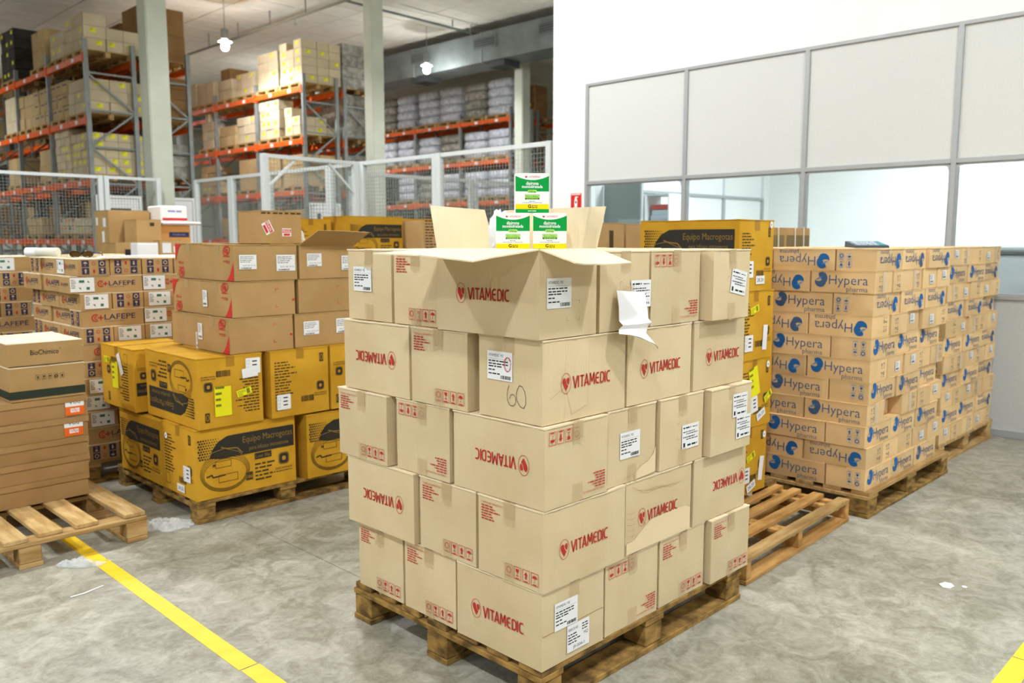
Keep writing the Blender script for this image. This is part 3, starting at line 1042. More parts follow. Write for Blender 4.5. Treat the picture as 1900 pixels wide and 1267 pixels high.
# a grey hanging board, a shelf and white freezers inside the office
t = thing('hanging_board', 'grey board hung from the rail behind the first office window', 'board', (5.95, 0, 0))
bx('board', t, mat('grey_board', (138, 146, 142), .5), 0, .03, 3.985, 4.50, 1.2, 2.10, bev=.004)
bx('edge_strip', t, M_ALU, -.003, .033, 3.965, 3.985, 1.2, 2.10)
bx('hanger', t, M_ALU, .005, .025, 4.20, 4.225, 2.10, 3.2)
t = thing('office_shelf', 'white shelf stacked with papers seen behind the grey hanging board', 'shelf', (6.75, 4.14, 0))
for y in (0, .34):
    bx('side_panel', t, M_WALL, 0, .32, y, y + .02, 0, 2.02)
for z in (.3, .75, 1.1, 1.4, 1.68, 2.0):
    bx('shelf_board', t, mat('shelf_grey', (196, 202, 206), .5), .01, .32, .02, .34, z, z + .02)
for i, (z, h, c) in enumerate(((1.12, .2, (206, 200, 190)), (1.42, .12, (120, 112, 100)), (1.42 + .12, .05, (226, 226, 226)), (1.70, .14, (196, 206, 214)), (1.84, .06, (206, 92, 84)))):
    q = MB(); q.box(-.10, .10, -.13, .13, 0, h * .5, bev=.004); q.box(-.09, .10, -.12, .12, h * .5, h * .96, bev=.004)
    o = obj('paper_stack', q.mesh('paper_stack', mat('paper_stack_%d' % i, c, .7)), None, (6.90, 4.315, z))
    tag(o, ['pale bundle low on the office shelf', 'dark folder stack on the office shelf', 'white papers lying on the dark folders of the office shelf', 'bluish folder stack on the upper office shelf', 'red folder lying on top of the office shelf'][i], 'papers')
for i, (y0, y1) in enumerate(((.36, .75), (-.10, .34))):
    t = thing('freezer', ['white freezer with grey lid edge behind the office glass, left one', 'white freezer with grey lid edge behind the office glass, right one'][i], 'freezer', (5.62, (y0 + y1) / 2, 0))
    w2 = (y1 - y0) / 2 - .01
    bx('body', t, mat('appliance_white', (240, 242, 244), .3), 0, .55, -w2, w2, .06, 1.36, bev=.03, smooth=True)
    bx('lid', t, mat('appliance_white', (240, 242, 244), .3), -.012, .56, -w2 - .006, w2 + .006, 1.375, 1.435, bev=.022, smooth=True)
    bx('lid_edge', t, mat('lid_grey', (120, 126, 128), .4), -.008, .55, -w2, w2, 1.36, 1.376)
    for y in (-w2 + .05, w2 - .05): bx('foot', t, M_BLACK, .05, .10, y - .02, y + .02, 0, .06)

# fire extinguisher sign on the white wall end
t = thing('fire_extinguisher_sign', 'small red sign with white extinguisher pictogram on the white wall', 'sign', (WX - .002, 4.27, 1.80))
bx('plate', t, mat('sign_red', (214, 44, 30), .4), -.004, 0, -.072, .072, 0, .165)
q = Print()
q.rect(-.064, .150, .128, .008, M_WHITE, 0)
q.rrect(-.020, .022, .040, .085, .014, M_WHITE, 0)
q.rect(-.012, .104, .024, .018, M_WHITE, 0)
q.P([(-.012, .122), (.030, .122), (.030, .132), (-.012, .132)], M_WHITE, 0)
q.disc(0, .072, .012, .014, mat('sign_navy', (60, 70, 120), .5), 1, 12)
q.rect(-.030, .010, .060, .010, M_WHITE, 0)
put(t, 'pictogram', q.mesh('pictogram'), 'L', .008, 0, 0, 0)

# ================================================================== HALL FITTINGS
def column(x, y, w, label, zt=CZ):
    t = thing('concrete_column', label, 'column', (x, y, 0))
    bx('shaft', t, M_COLUMN, -w / 2, w / 2, -w / 2, w / 2, 0, zt, bev=.025)
    bx('plinth', t, M_COLUMN, -w / 2 - .03, w / 2 + .03, -w / 2 - .03, w / 2 + .03, 0, .12, bev=.02)
    return t
column(4.78, 13.85, .385, 'tall pale column nearest the left mesh fence')
column(11.2, 16.0, .362, 'tall pale column in the middle before the wrapped loads')
column(16.75, 16.2, .352, 'pale column under the air duct beside the white wall')
# capital bar on the middle column
bx('cap', bpy.data.objects['concrete_column.001'], M_COLUMN, -.24, .24, -.24, .24, CZ - .10, CZ - .02)

# air duct along y
t = thing('air_duct', 'large grey rectangular air duct with grilles under the ceiling', 'duct', (14.9, 0, 6.34))
for y0 in range(4, 37, 3):
    bx('duct_section', t, M_DUCT, 0, 1.0, y0 + .02, y0 + 2.98, .06, .86, bev=.01)
    bx('flange', t, M_STEEL, -.015, 1.015, y0 - .02, y0 + .02, .045, .875)
for y0 in (12.9, 15.4, 18.2, 21):
    g = bx('grille', t, M_DUCT, -.03, 0, y0, y0 + .95, .40, .74)
    bx('grille_opening', g, M_DUCTD, -.034, -.03, y0 + .06, y0 + .89, .45, .69)
    for k in range(4): bx('louvre', g, M_STEEL, -.05, -.034, y0 + .06, y0 + .89, .47 + k * .06, .48 + k * .06)
for y0 in (15.2, 18.6):
    g = bx('lower_grille', t, M_DUCTD, .1, .7, y0, y0 + .6, -.10, .06)
for k in range(4, 37, 6):
    for x in (.05, .95): bx('hanger_rod', t, M_STEEL, x - .01, x + .01, k - .01 + .5, k + .01 + .5, .86, CZ - 6.34)

# sprinkler pipe with hangers and drops, conduit across
t = thing('sprinkler_pipe', 'thin brown sprinkler pipe hanging along the ceiling', 'pipe', (10.2, 0, 7.1))
q = MB(); q.tube([(0, 9, 0), (0, 36, 0)], .035, 8)
obj('pipe', q.mesh('pipe', M_PIPE, True), t)
for k in range(13):
    y = 12.2 + k * 1.75
    bx('hanger', t, M_PIPE, -.012, .012, y - .012, y + .012, .03, CZ - 7.1)
    if k % 2:
        q = MB(); q.tube([(0, y + .5, -.03), (0, y + .5, -.12), (0, y + .5, -.13), (0, y + .5, -.16)], [.012, .012, .045, .04], 8)
        obj('sprinkler_head', q.mesh('sprinkler_head', M_STEEL), t)
t = thing('conduit', 'grey conduit crossing the ceiling above the middle column', 'pipe', (0, 16.35, 7.3))
q = MB(); q.tube([(10.6, 0, 0), (16.2, .25, 0), (28, .6, 0)], .032, 8)
obj('pipe', q.mesh('pipe', M_DUCT, True), t)
for x in (11.6, 14.2, 17): bx('hanger', t, M_DUCT, x - .012, x + .012, -.012 + .07, .012 + .07, .02, .2)

# high bay lamps: ballast, rod, reflector ring and glowing bulb; each carries its own light
q = MB(); q.tube([(0, 0, .16), (0, 0, .19), (0, 0, .42), (0, 0, .46)], [.05, .09, .09, .03], 12)
LB = q.mesh('ballast', M_STEEL, True)
q = MB(); q.tube([(0, 0, .44), (0, 0, CZ - LAMP_Z)], .012, 6)
LR = q.mesh('rod', M_STEEL)
q = MB(); q.tube([(0, 0, -.10), (0, 0, -.085), (0, 0, -.05), (0, 0, 0), (0, 0, .05), (0, 0, .085), (0, 0, .16)], [.02, .06, .088, .10, .088, .06, .03], 14)
LU = q.mesh('bulb', mat('lamp_bulb', (255, 255, 255), .5, emit=(255, 250, 238), es=60.0), True)
q = MB(); q.tube([(0, 0, .17), (0, 0, .12)], [.10, .17], 16, cap=False)
LS = q.mesh('reflector', mat('reflector_white', (230, 230, 226), .4), True)
LTXT = {7: 'bright high bay lamp above the aisle between the left racks', 8: 'bright high bay lamp under the air duct', 6: 'high bay lamp at the top edge of the photo right of the middle column'}
for i, (x, y) in enumerate(LAMPS):
    t = thing('high_bay_lamp', LTXT.get(i, 'high bay lamp hanging from the ceiling outside the photo'), 'lamp', (x, y, LAMP_Z), group='high bay lamps of the hall')
    obj('ballast', LB, t); obj('rod', LR, t); obj('bulb', LU, t); obj('reflector', LS, t)
    ld = bpy.data.lights.new('lamp_light', 'SPOT')   # the reflector cuts the light off towards the horizon
    ld.spot_size = math.radians(168)
    ld.spot_blend = .45
    ld.energy = LAMP_WATT
    ld.color = LAMP_COL
    ld.shadow_soft_size = .115
    obj('lamp_light', ld, t, (0, 0, -.01))
    ld = bpy.data.lights.new('lamp_glow', 'POINT')    # what the prismatic refractor spills sideways and upwards
    ld.energy = LAMP_WATT * .22
    ld.color = LAMP_COL
    ld.shadow_soft_size = .115
    obj('lamp_glow', ld, t, (0, 0, -.01))

# ------------------------------------------------------------------ mesh fence
FZ = 2.55
def fence_panel(p, q, label, name='mesh_fence_panel', z0=.08, z1=FZ, cat='fence', brace=False, post=.08, mid=None, group='mesh fence panels'):
    """panel from p to q (plan), posts at both ends, rails, welded wire"""
    p, q = Vector((p[0], p[1], 0)), Vector((q[0], q[1], 0))
    L = (q - p).length
    ang = math.atan2(q.y - p.y, q.x - p.x)
    t = thing(name, label, cat, p, ang, group)
    for x in (post / 2, L - post / 2):
        bx('post', t, M_FENCE, x - post / 2, x + post / 2, -post / 2, post / 2, 0, z1, bev=.006)
    for z in (z0, z1 - .05, *(mid or ())):
        bx('rail', t, M_FENCE, post, L - post, -.025, .025, z, z + .05)
    s, r = .05, .0019
    w = MB()
    n = int((L - 2 * post) / s)
    def wire(a, b2):
        w.bar(a, b2, r * 2, r * 2)
    for k in range(1, n + 1):
        x = post + k * s
        if x < L - post: wire((x, 0, z0 + .05), (x, 0, z1 - .05))
    k = 1
    while z0 + .05 + k * s < z1 - .05:
        z = z0 + .05 + k * s
        w.bar((post, .004, z), (L - post, .004, z), r * 2, r * 2)
        k += 1
    o = obj('wire_mesh', w.mesh('wire_mesh', M_WIRE), t)
    o['kind'] = 'stuff'
    if brace:
        q2 = MB()
        q2.bar((post, 0, z1 - .42), (post + .42, 0, z1 - .05), .03, .03)
        obj('corner_brace', q2.mesh('corner_brace', M_FENCE), t)
        q2 = MB()
        q2.bar((L - post, 0, z1 - .42), (L - post - .42, 0, z1 - .05), .03, .03)
        obj('corner_brace', q2.mesh('corner_brace', M_FENCE), t)
    return t
YF = [4.64, 6.58, 8.22, 9.0, 10.75, 12.0, 13.35]
FL = ['fence panel right of the green medicine boxes, touching the white wall', 'fence panel behind the open carton', 'narrow fence panel beside the open gate', 'fence panel seen through the open gate', 'fence panel left of the open gate', 'fence panel next to the tall column']
for k in range(6):
    fence_panel((5.22, YF[k]), (5.22, YF[k + 1] - .002), 'grey wire ' + FL[k])
fence_panel((3.64, 8.12), (5.17, 8.25), 'open grey mesh gate with diagonal corner braces', 'mesh_gate', brace=True, cat='gate', group=None)
fence_panel((.35, 13.42), (3.62, 13.42), 'grey wire fence panel at the left edge of the photo', mid=(.62,))
fence_panel((3.64, 13.42), (4.60, 13.42), 'grey wire fence panel left of the tall column')
fence_panel((5.30, 8.62), (7.7, 8.62), 'inner grey fence panel behind the open carton', z1=2.45)
fence_panel((7.72, 8.62), (10.1, 8.62), 'inner grey fence panel behind the green medicine boxes', z1=2.45)

# ------------------------------------------------------------------ pallet racks
LV = [1.48, 2.76, 4.08, 5.40]
LVL = LV + [0.0]
def rack(X, Y0, nb, depth, label, cat='rack', bay=2.42, levels=LV, zt=5.72):
    t = thing('pallet_rack', label, cat, (X, Y0, 0))
    up_m = MB(); up_m.box(-.045, .045, -.04, .04, 0, zt); up_m.box(-.07, .07, -.07, .07, 0, .012)
    post = up_m.mesh('upright', M_STEEL)
    for k in range(nb + 1):
        for x in (0, depth):
            obj('upright', post, t, (x, k * bay, 0))
        zs = [.35 + .78 * j for j in range(7)]
        for j, z in enumerate(zs):
            q = MB()
            q.bar((0, k * bay, z), (depth, k * bay, z), .03, .04)
            obj('brace', q.mesh('brace', M_STEEL), t)
            if j < len(zs) - 1:
                q = MB()
                a, c = (0, depth) if j % 2 == 0 else (depth, 0)
                q.bar((a, k * bay, z), (c, k * bay, z + .78), .03, .04)
                obj('brace', q.mesh('brace', M_STEEL), t)
    bm_ = MB(); bm_.box(-.03, .03, .045, bay - .045, -.06, .06); bm_.box(-.05, .05, .0, .06, -.10, .10); bm_.box(-.05, .05, bay - .06, bay, -.10, .10)
    beam = bm_.mesh('beam', M_ORANGE)
    lab = MB(); lab.box(-.035, -.03, -.07, .07, -.04, .045)
    tagm = lab.mesh('beam_label', M_LABEL)
    for k in range(nb):
        for z in levels:
            for x in (-.02, depth + .02):
                o = obj('beam', beam, t, (x, k * bay, z - .06))
                if x < 0:
                    for yy in (.61, 1.58): obj('beam_label', tagm, o, (0, yy, 0))
    return t
R1, R1B, R2, R2B, R3, R3B = 5.0, 6.24, 10.3, 11.55, 17.9, 19.15
YE = 17.82
rack(R1, YE, 4, 1.0, 'orange and grey pallet rack at the far left, front row')
rack(R1B, YE, 5, 1.0, 'pallet rack back to back with the far left rack, behind the tall column')
rack(R2, YE, 4, 1.0, 'orange and grey pallet rack in the middle, brightly lit front row')
rack(R2B, YE, 2, 1.0, 'pallet rack behind the middle rack holding wrapped loads')
rack(R3, YE, 4, 1.0, 'pallet rack at the back with white bales')
rack(R3B, YE, 1, 1.0, 'pallet rack beyond the white bales, just left of the white wall')

# pallets on the racks
def simple_pallet_mesh(sx, sy, m, h=.13):
    b = MB()
    n = 6
    for k in range(n):
        y = -sy / 2 + (sy - .12) * k / (n - 1)
        b.box(-sx / 2, sx / 2, y, y + .12, h - .02, h)
    for x in (-sx / 2, -.05, sx / 2 - .1):
        for y in (-sy / 2, -.06, sy / 2 - .12):
            b.box(x, x + .1, y, y + .12, .018, h - .038)
        b.box(x, x + .1, -sy / 2, sy / 2, h - .038, h - .02)
        b.box(x, x + .1, -sy / 2, sy / 2, 0, .018)
    return b.mesh('rack_pallet', m)
RP = simple_pallet_mesh(1.06, 1.12, M_WOOD)
LEVN = ['lowest shelf', 'second shelf', 'third shelf', 'top shelf', 'floor level']
RKN = {R1: 'far left rack', R1B: 'rack behind the tall column', R2: 'middle rack', R2B: 'wrapped-load rack', R3: 'white bale rack', R3B: 'rack beside the white wall'}
ytag_m = design('rack_tag', d_ytag, .13, .09)
rack_n = [0]
def load(X, yc, lv, cols, rows, bw, bd, bh, m, ends=0, tags=0.0, z=None, pal=True, who='carton', skip=(), kinds=None, wrap=None, nm='rack_carton', cat='carton', prints=None):
    """a pallet load: cols x rows of boxes facing -x, plus end columns facing -y when `ends`"""
    z = (LVL[lv] if z is None else z)
    if tags and nm == 'rack_carton': nm = 'tagged_carton'
    where = LEVN[lv] + ' of the ' + RKN[X]
    if pal:
        o = obj('rack_pallet', RP, None, (X + .5, yc, z + .002))
        tag(o, '%s pallet from the aisle, %s' % (ORD[int(round((yc - 18.44) / 1.204))], where), 'pallet', 'pallets on the racks')
        z += .134
    y0 = yc - cols * bw / 2
    r = random.Random(int(yc * 31 + lv * 7 + X))
    for c in range(cols):
        for k in range(rows):
            if (c, k) in skip:
                continue
            jx, jy = r.uniform(-.015, .015), r.uniform(-.004, .004)
            o = rbox(nm, X + .02 + jx, y0 + c * bw + jy, z + k * bh, bd, bw - .006, bh - .004, m, wrap)
            tag(o, '%s, %s, %s layer' % (who, where, ORD[k]) + (', %s column' % ORD[c] if cols > 1 else ''), cat, '%s on the %s' % (who + 's', where))
            if prints:
                put(o, 'coloured_print', prints[(c + k) % len(prints)], 'L', bd, bw - .006, bw * .5, bh * .70, eps=.002)
            if r.random() < tags:
                g = put(o, 'yellow_tag', ytag_m, 'L', bd, bw - .006, (bw) * r.uniform(.35, .65), bh * .62, sc=min(1.0, bw / .26))
    if ends:
        xd = X + .02 + bd + .01
        for e in range(ends):
            for k in range(rows):
                if (-1 - e, k) in skip:
                    continue
                xx = xd + e * bw
                if xx + bw > X + 1.25: break
                o = rbox(nm, xx, y0 + r.uniform(-.006, .006), z + k * bh, bw - .006, bd, bh - .004, m, wrap)
                tag(o, '%s, %s, aisle end, %s layer, %s inward' % (who, where, ORD[k], ORD[e + 1]), cat, '%s on the %s' % (who + 's', where))
                if r.random() < tags:
                    put(o, 'yellow_tag', ytag_m, 'R', bw - .006, bd, bw * r.uniform(.3, .7), bh * .62)
        # tags on the end face of the front column
        for o in [q for q in bpy.data.objects if q.name.startswith(nm) and abs(q.location.x - (X + .02 + bd / 2)) < .03 and abs(q.location.y - (y0 + bw / 2)) < .02 and q.location.z >= z - .01 and q.location.z < z + rows * bh]:
            if r.random() < tags:
                put(o, 'yellow_tag', ytag_m, 'R', bd, bw, bd * r.uniform(.3, .7), bh * .62)
_RB = {}
def rbox(nm, x, y, z, dx, dy, dz, m, wrap=None):
    k = (round(dx, 3), round(dy, 3), round(dz, 3), m.name, wrap)
    if k not in _RB:
        b = MB()
        if wrap == 'bale':
            # soft rounded bale
            n = 5
            bm = bmesh.new()
            bmesh.ops.create_cube(bm, size=1.0)
            bmesh.ops.subdivide_edges(bm, edges=bm.edges[:], cuts=4, use_grid_fill=True)
            for v in bm.verts:
                c = Vector(v.co)
                s = c.normalized() * .62
                c = c.lerp(s, .28)
                nn = noise.noise(c * 6 + Vector((len(_RB), 0, 0))) * .03
                v.co = Vector(((c.x * (1 + nn) / 1.0) * dx * .98, c.y * (1 + nn) * dy * .98, (c.z + .5) * dz))
            zmin = min(v.co.z for v in bm.verts)
            zmax = max(v.co.z for v in bm.verts)
            for v in bm.verts: v.co.z = (v.co.z - zmin) / (zmax - zmin) * (dz - .002)
            me = bpy.data.meshes.new('bale'); bm.to_mesh(me); bm.free()
            me.materials.append(m)
            me.polygons.foreach_set('use_smooth', [True] * len(me.polygons))
            _RB[k] = me
        else:
            b.box(-dx / 2, dx / 2, -dy / 2, dy / 2, 0, dz - .005, bev=.006)
            b.box(-dx / 2 + .002, dx / 2 - .002, -dy / 2 + .002, -.003, dz - .006, dz)
            b.box(-dx / 2 + .002, dx / 2 - .002, .003, dy / 2 - .002, dz - .006, dz)
            _RB[k] = b.mesh('rack_carton', m)
    return obj(nm, _RB[k], None, (x + dx / 2, y + dy / 2, z))

YC = (18.44, 19.62, 20.86, 22.04, 23.28, 24.46)
def strip(key, m, w2, h2, seed):
    q = Print(); q.greek(-w2 / 2, -h2 / 2, w2, h2, m, 0, seed)
    return q.mesh(key)
def bar_(key, m, w2, h2):
    q = Print(); q.rect(-w2 / 2, -h2 / 2, w2, h2, m, 0)
    return q.mesh(key)
PB = [strip('blue_strip_%d' % k, M_NAVY, .24, .045, k + 3) for k in range(2)]
PW = [bar_('orange_bar', M_ORANGEP, .05, .10), bar_('blue_bar', M_NAVY, .10, .08), bar_('orange_bar_wide', M_ORANGEP, .12, .04)]
T, PL, BR = M_RACKA, M_RACKB, M_RACKC
# far left rack
load(R1, 18.44, 3, 3, 3, .36, .46, .25, PL, ends=2, tags=.55, who='pale carton', skip={(-1, 2), (-2, 2)})
load(R1, 19.62, 3, 2, 2, .40, .50, .30, PL, tags=.5, who='whitish carton')
load(R1, 20.86, 3, 2, 2, .50, .60, .42, T, who='tall tan carton')
load(R1, 23.28, 3, 3, 5, .37, .8, .25, M_DARKLOAD, tags=.6, who='dark layered crate', cat='crate', nm='dark_crate')
load(R1, 18.44, 2, 3, 3, .38, .46, .24, PL, ends=2, tags=.5, who='pale tagged carton')
load(R1, 19.62, 2, 3, 3, .38, .5, .27, T, who='blue-printed carton', prints=PB)
load(R1, 20.86, 2, 3, 3, .38, .5, .27, T, who='tan carton', prints=PB)
load(R1, 22.04, 2, 3, 3, .38, .5, .27, T, who='plain tan carton')
load(R1, 23.28, 2, 2, 3, .55, .7, .3, PL, who='large pale carton')
load(R1, 18.44, 1, 4, 5, .28, .3, .18, PL, ends=3, tags=.55, who='small white carton')
load(R1, 19.62, 1, 3, 6, .32, .4, .18, PL, tags=.35, who='white stacked carton')
load(R1, 20.86, 1, 2, 2, .45, .6, .36, T, who='big tan carton')
load(R1, 23.28, 1, 3, 2, .42, .6, .34, T, who='brown end carton')
load(R1, 18.44, 0, 3, 2, .38, .5, .16, PL, who='white shelf carton', tags=.1)
load(R1, 19.62, 0, 4, 2, .27, .4, .18, PL, who='small white shelf carton', prints=PW)
load(R1, 22.04, 0, 3, 2, .38, .5, .2, T, who='low tan shelf carton')
# rack behind the tall column: only its ends show
load(R1B, 18.44, 3, 1, 2, 1.05, .98, .58, BR, who='big brown wrapped carton')
load(R1B, 18.44, 2, 1, 4, 1.05, .98, .24, BR, who='brown slab carton', tags=.6)
load(R1B, 18.44, 1, 1, 3, 1.05, .98, .26, M_BALEG, who='grey wrapped layer', tags=.3, cat='wrapped load', nm='wrapped_layer')
load(R1B, 18.44, 0, 1, 3, 1.05, .98, .26, BR, who='brown low carton')
for j, y in enumerate(YC[1:] + (25.70, 26.88, 28.12, 29.30)):  # blocks added behind to darken the gaps, hiding the bright far wall
    for lv in (0, 1, 2, 3):
        mm = (BR, M_DARKLOAD, T, BR)[(j + lv) % 4]
        load(R1B, y, lv, 1, 1, 1.04, .96, .95, mm, who=('brown', 'dark', 'tan', 'brown')[(j + lv) % 4] + ' wrapped block, load %s' % ('two', 'three', 'four', 'five', 'six', 'seven', 'eight', 'nine', 'ten')[j], nm='wrapped_block', cat='wrapped load')
# middle rack
load(R2, 18.44, 3, 3, 5, .36, .46, .215, PL, ends=2, tags=.5, who='bright pale carton', skip={(1, 4)})
load(R2, 19.62, 3, 2, 4, .52, .46, .24, PL, tags=.2, who='broad pale carton')
load(R2, 20.86, 3, 3, 3, .34, .46, .2, PL, tags=.4, who='low pale carton')
load(R2, 22.04, 3, 2, 2, .40, .46, .28, PL, who='white upright carton')
load(R2, 22.04, 3, 1, 1, .55, .6, .30, BR, z=LV[3] + .14 + .56, pal=False, who='brown carton atop white ones')
load(R2, 23.28, 3, 3, 1, .34, .46, .62, PL, who='tall pale carton')
load(R2, 24.46, 3, 2, 1, .5, .46, .7, PL, who='very tall pale carton')
load(R2, 18.44, 2, 2, 3, .36, .46, .24, PL, ends=2, tags=.6, who='tagged pale carton', skip={(0, 2), (-1, 2), (-2, 2), (-2, 1)})
load(R2, 19.62, 2, 3, 4, .34, .46, .25, PL, tags=.5, who='stepped pale carton')
load(R2, 20.86, 2, 3, 3, .36, .46, .24, PL, tags=.3, who='pale square carton')
load(R2, 22.04, 2, 2, 2, .5, .5, .28, T, who='wide tan carton')
load(R2, 23.28, 2, 3, 4, .24, .4, .26, PL, who='narrow pale carton', skip={(2, 3), (0, 3)})
load(R2, 18.44, 1, 3, 3, .36, .46, .27, T, ends=2, who='tan rack carton')
load(R2, 19.62, 1, 3, 3, .34, .46, .28, T, who='kraft rack carton')
load(R2, 20.86, 1, 2, 1, .55, .6, .85, M_MUST if False else T, who='tall kraft block')
load(R2, 23.28, 1, 3, 4, .36, .46, .2, T, tags=.3, who='yellowish kraft carton')
load(R2, 18.44, 0, 3, 3, .36, .46, .22, T, ends=2, who='lower tan carton')
load(R2, 19.62, 0, 2, 3, .45, .5, .25, BR, who='lower brown carton')
load(R2, 22.04, 0, 3, 2, .36, .46, .25, T, who='lower kraft carton')
# wrapped loads behind
for lv, n in ((3, 4), (2, 4), (1, 3), (0, 3)):
    load(R2B, 18.44, lv, 1, n, 1.08, 1.0, .29, M_BALEG, who='grey shrink-wrapped layer', cat='wrapped load', nm='wrapped_layer', wrap=None)
# white bales at the back
for lv, ys, n in ((3, YC, 3), (2, YC, 3), (1, YC[:5], 3)):
    for j, y in enumerate(ys):
        load(R3, y, lv, 1, n + (1 if lv == 3 else 0), 1.02, .98, .29, M_BALE if (j + lv) % 4 else M_BALEG, who=('white' if (j + lv) % 4 else 'grey') + ' bale of the %s load' % ORD[j], cat='bale', nm='wrapped_bale', wrap='bale')
for lv in (3, 2):
    load(R3B, 18.44, lv, 2, 4, .5, .6, .26, BR, who='brown far carton', tags=.2)

# aisle letters on the rack ends
for x, ch, w2 in ((R1 + .02, 'F', .98), (R1B + .02, 'G', .98), (R2 + .02, 'H', .98)):
    t = thing('aisle_sign', 'white aisle sign with black letter %s on the rack end' % ch, 'sign', (x, YE - .09, 1.30))
    bx('board', t, M_WHITE, 0, w2, 0, .02, 0, 1.14, bev=.004)
    q = Print()
    q.frame(.06, .06, w2 - .12, 1.02, .012, mat('sign_line', (92, 96, 110), .6), 0)
    q.text(ch, w2 / 2, .22, .66, M_BLACK, 0, width=.50, al='c', bold=.02)
    put(t, 'lettering', q.mesh('lettering'), 'R', 0, 0, 0, 0)

# ================================================================== PALLETS ON THE FLOOR
def pallet(label, x0, x1, y0, y1, h=.145, deck='x', nd=7, dw=.10, m=None, mb=None, bottom='x', nb=3, blk=.10, seed=1, name='wooden_pallet', ends=None, jig=.012, mc=None):
    """deck boards along `deck`, cross boards under them, blocks, bottom boards along `bottom`"""
    m = m or M_WOOD
    mb = mb or m
    r = random.Random(seed)
    t = thing(name, label, 'pallet', ((x0 + x1) / 2, (y0 + y1) / 2, 0))
    sx, sy = x1 - x0, y1 - y0
    A, B = (sx, sy) if deck == 'x' else (sy, sx)
    def q(nm, a0, a1, b0, b1, z0, z1, mm, bev=.003):
        if deck == 'x':
            return bx(nm, t, mm, a0, a1, b0, b1, z0, z1, bev=bev)
        return bx(nm, t, mm, b0, b1, a0, a1, z0, z1, bev=bev)
    pos = ends or [-B / 2 + (B - dw) * k / (nd - 1) for k in range(nd)]
    for k, p in enumerate(pos):
        q('deck_board', -A / 2 + r.uniform(0, jig), A / 2 - r.uniform(0, jig), p, p + dw, h - .022, h, m)
    for k in range(3):
        a = -A / 2 + (A - blk) * k / 2
        q('cross_board', a, a + blk, -B / 2, B / 2, h - .043, h - .0222, mc or m)
        for j in range(3):
            p = -B / 2 + (B - blk) * j / 2
            e = r.uniform(0, .006)
            q('block', a + e, a + blk - e, p + e, p + blk - e, .0222, h - .0432, mb, bev=.004)
    if bottom == deck:
        for j in range(nb):
            p = -B / 2 + (B - blk) * j / (nb - 1)
            q('bottom_board', -A / 2, A / 2, p, p + blk, 0, .022, mb)
    else:
        for k in range(nb):
            a = -A / 2 + (A - blk) * k / (nb - 1)
            q('bottom_board', a, a + blk, -B / 2, B / 2, 0, .022, mb)
    return t
pallet('weathered yellowish pallet under the heart-logo carton stack', .005, 1.225, .005, 1.0, deck='x', m=M_WOODD, bottom='x', blk=.11, seed=3)
pallet('stained pallet under the mustard carton stack at the left', .06, 1.12, 2.47, 3.55, h=.122, deck='x', m=M_WOODD, bottom='x', seed=4)
pallet('light wooden pallet with bare slats at the left edge', -1.25, -.205, 2.455, 3.66, h=.142, deck='y', nd=7, dw=.10, m=M_WOODY, mb=M_WOOD, mc=M_WOOD, bottom='y', blk=.10, seed=5, jig=.03,
       ends=[-.523, -.385, -.245, -.105, .045, .205, .4205])
pallet('grey-brown pallet under the nearer blue-logo cartons', 2.59, 3.86, .03, 1.06, h=.142, deck='x', m=M_WOOD, mb=M_WOODD, bottom='x', blk=.13, seed=6)
pallet('pale pallet under the farther blue-logo cartons by the grey panel', 3.95, 5.12, .12, 1.12, h=.142, deck='x', m=M_WOODY, mb=M_WOOD, bottom='x', blk=.11, seed=7)
pallet('pallet under the tall mustard column behind the bare pallet', 1.40, 2.52, .515, 1.50, h=.142, deck='x', m=M_WOODD, bottom='x', seed=8)
pallet('pallet under the nearer red-emblem cartons, behind the left boxes', -.10, .95, 3.64, 4.66, h=.142, deck='x', m=M_WOOD, mb=M_WOODD, bottom='x', seed=9)
pallet('pallet under the farther red-emblem cartons at the left edge', -1.02, .02, 4.72, 5.72, h=.142, deck='x', m=M_WOOD, bottom='x', seed=10)

# bare pallet on the right: boards on upright stringers
t = thing('stringer_pallet', 'bare reddish pine pallet lying between the carton stacks on the right', 'pallet', (1.92, .275, 0), .034)
for k, (y, d) in enumerate(((-.205, .062), (-.068, .060), (.058, .052), (.160, .048))):
    bx('deck_board', t, (M_WOOD, M_WOODP, M_WOODP, M_WOODP)[k], -.575 + random.uniform(0, .01), .565, y, y + d, .100, .122, bev=.003)
for x in (-.57, -.05, .525):
    bx('stringer', t, M_WOODP, x, x + .040, -.203, .205, .022, .0998, bev=.003)
for x in (-.09, .43):
    bx('cross_board', t, M_WOODP, x, x + .038, -.19, .20, .082, .0996, bev=.002)
for y in (-.205, .10):
    bx('bottom_board', t, M_WOODP, -.575, .57, y, y + .07, 0, .0218, bev=.003)

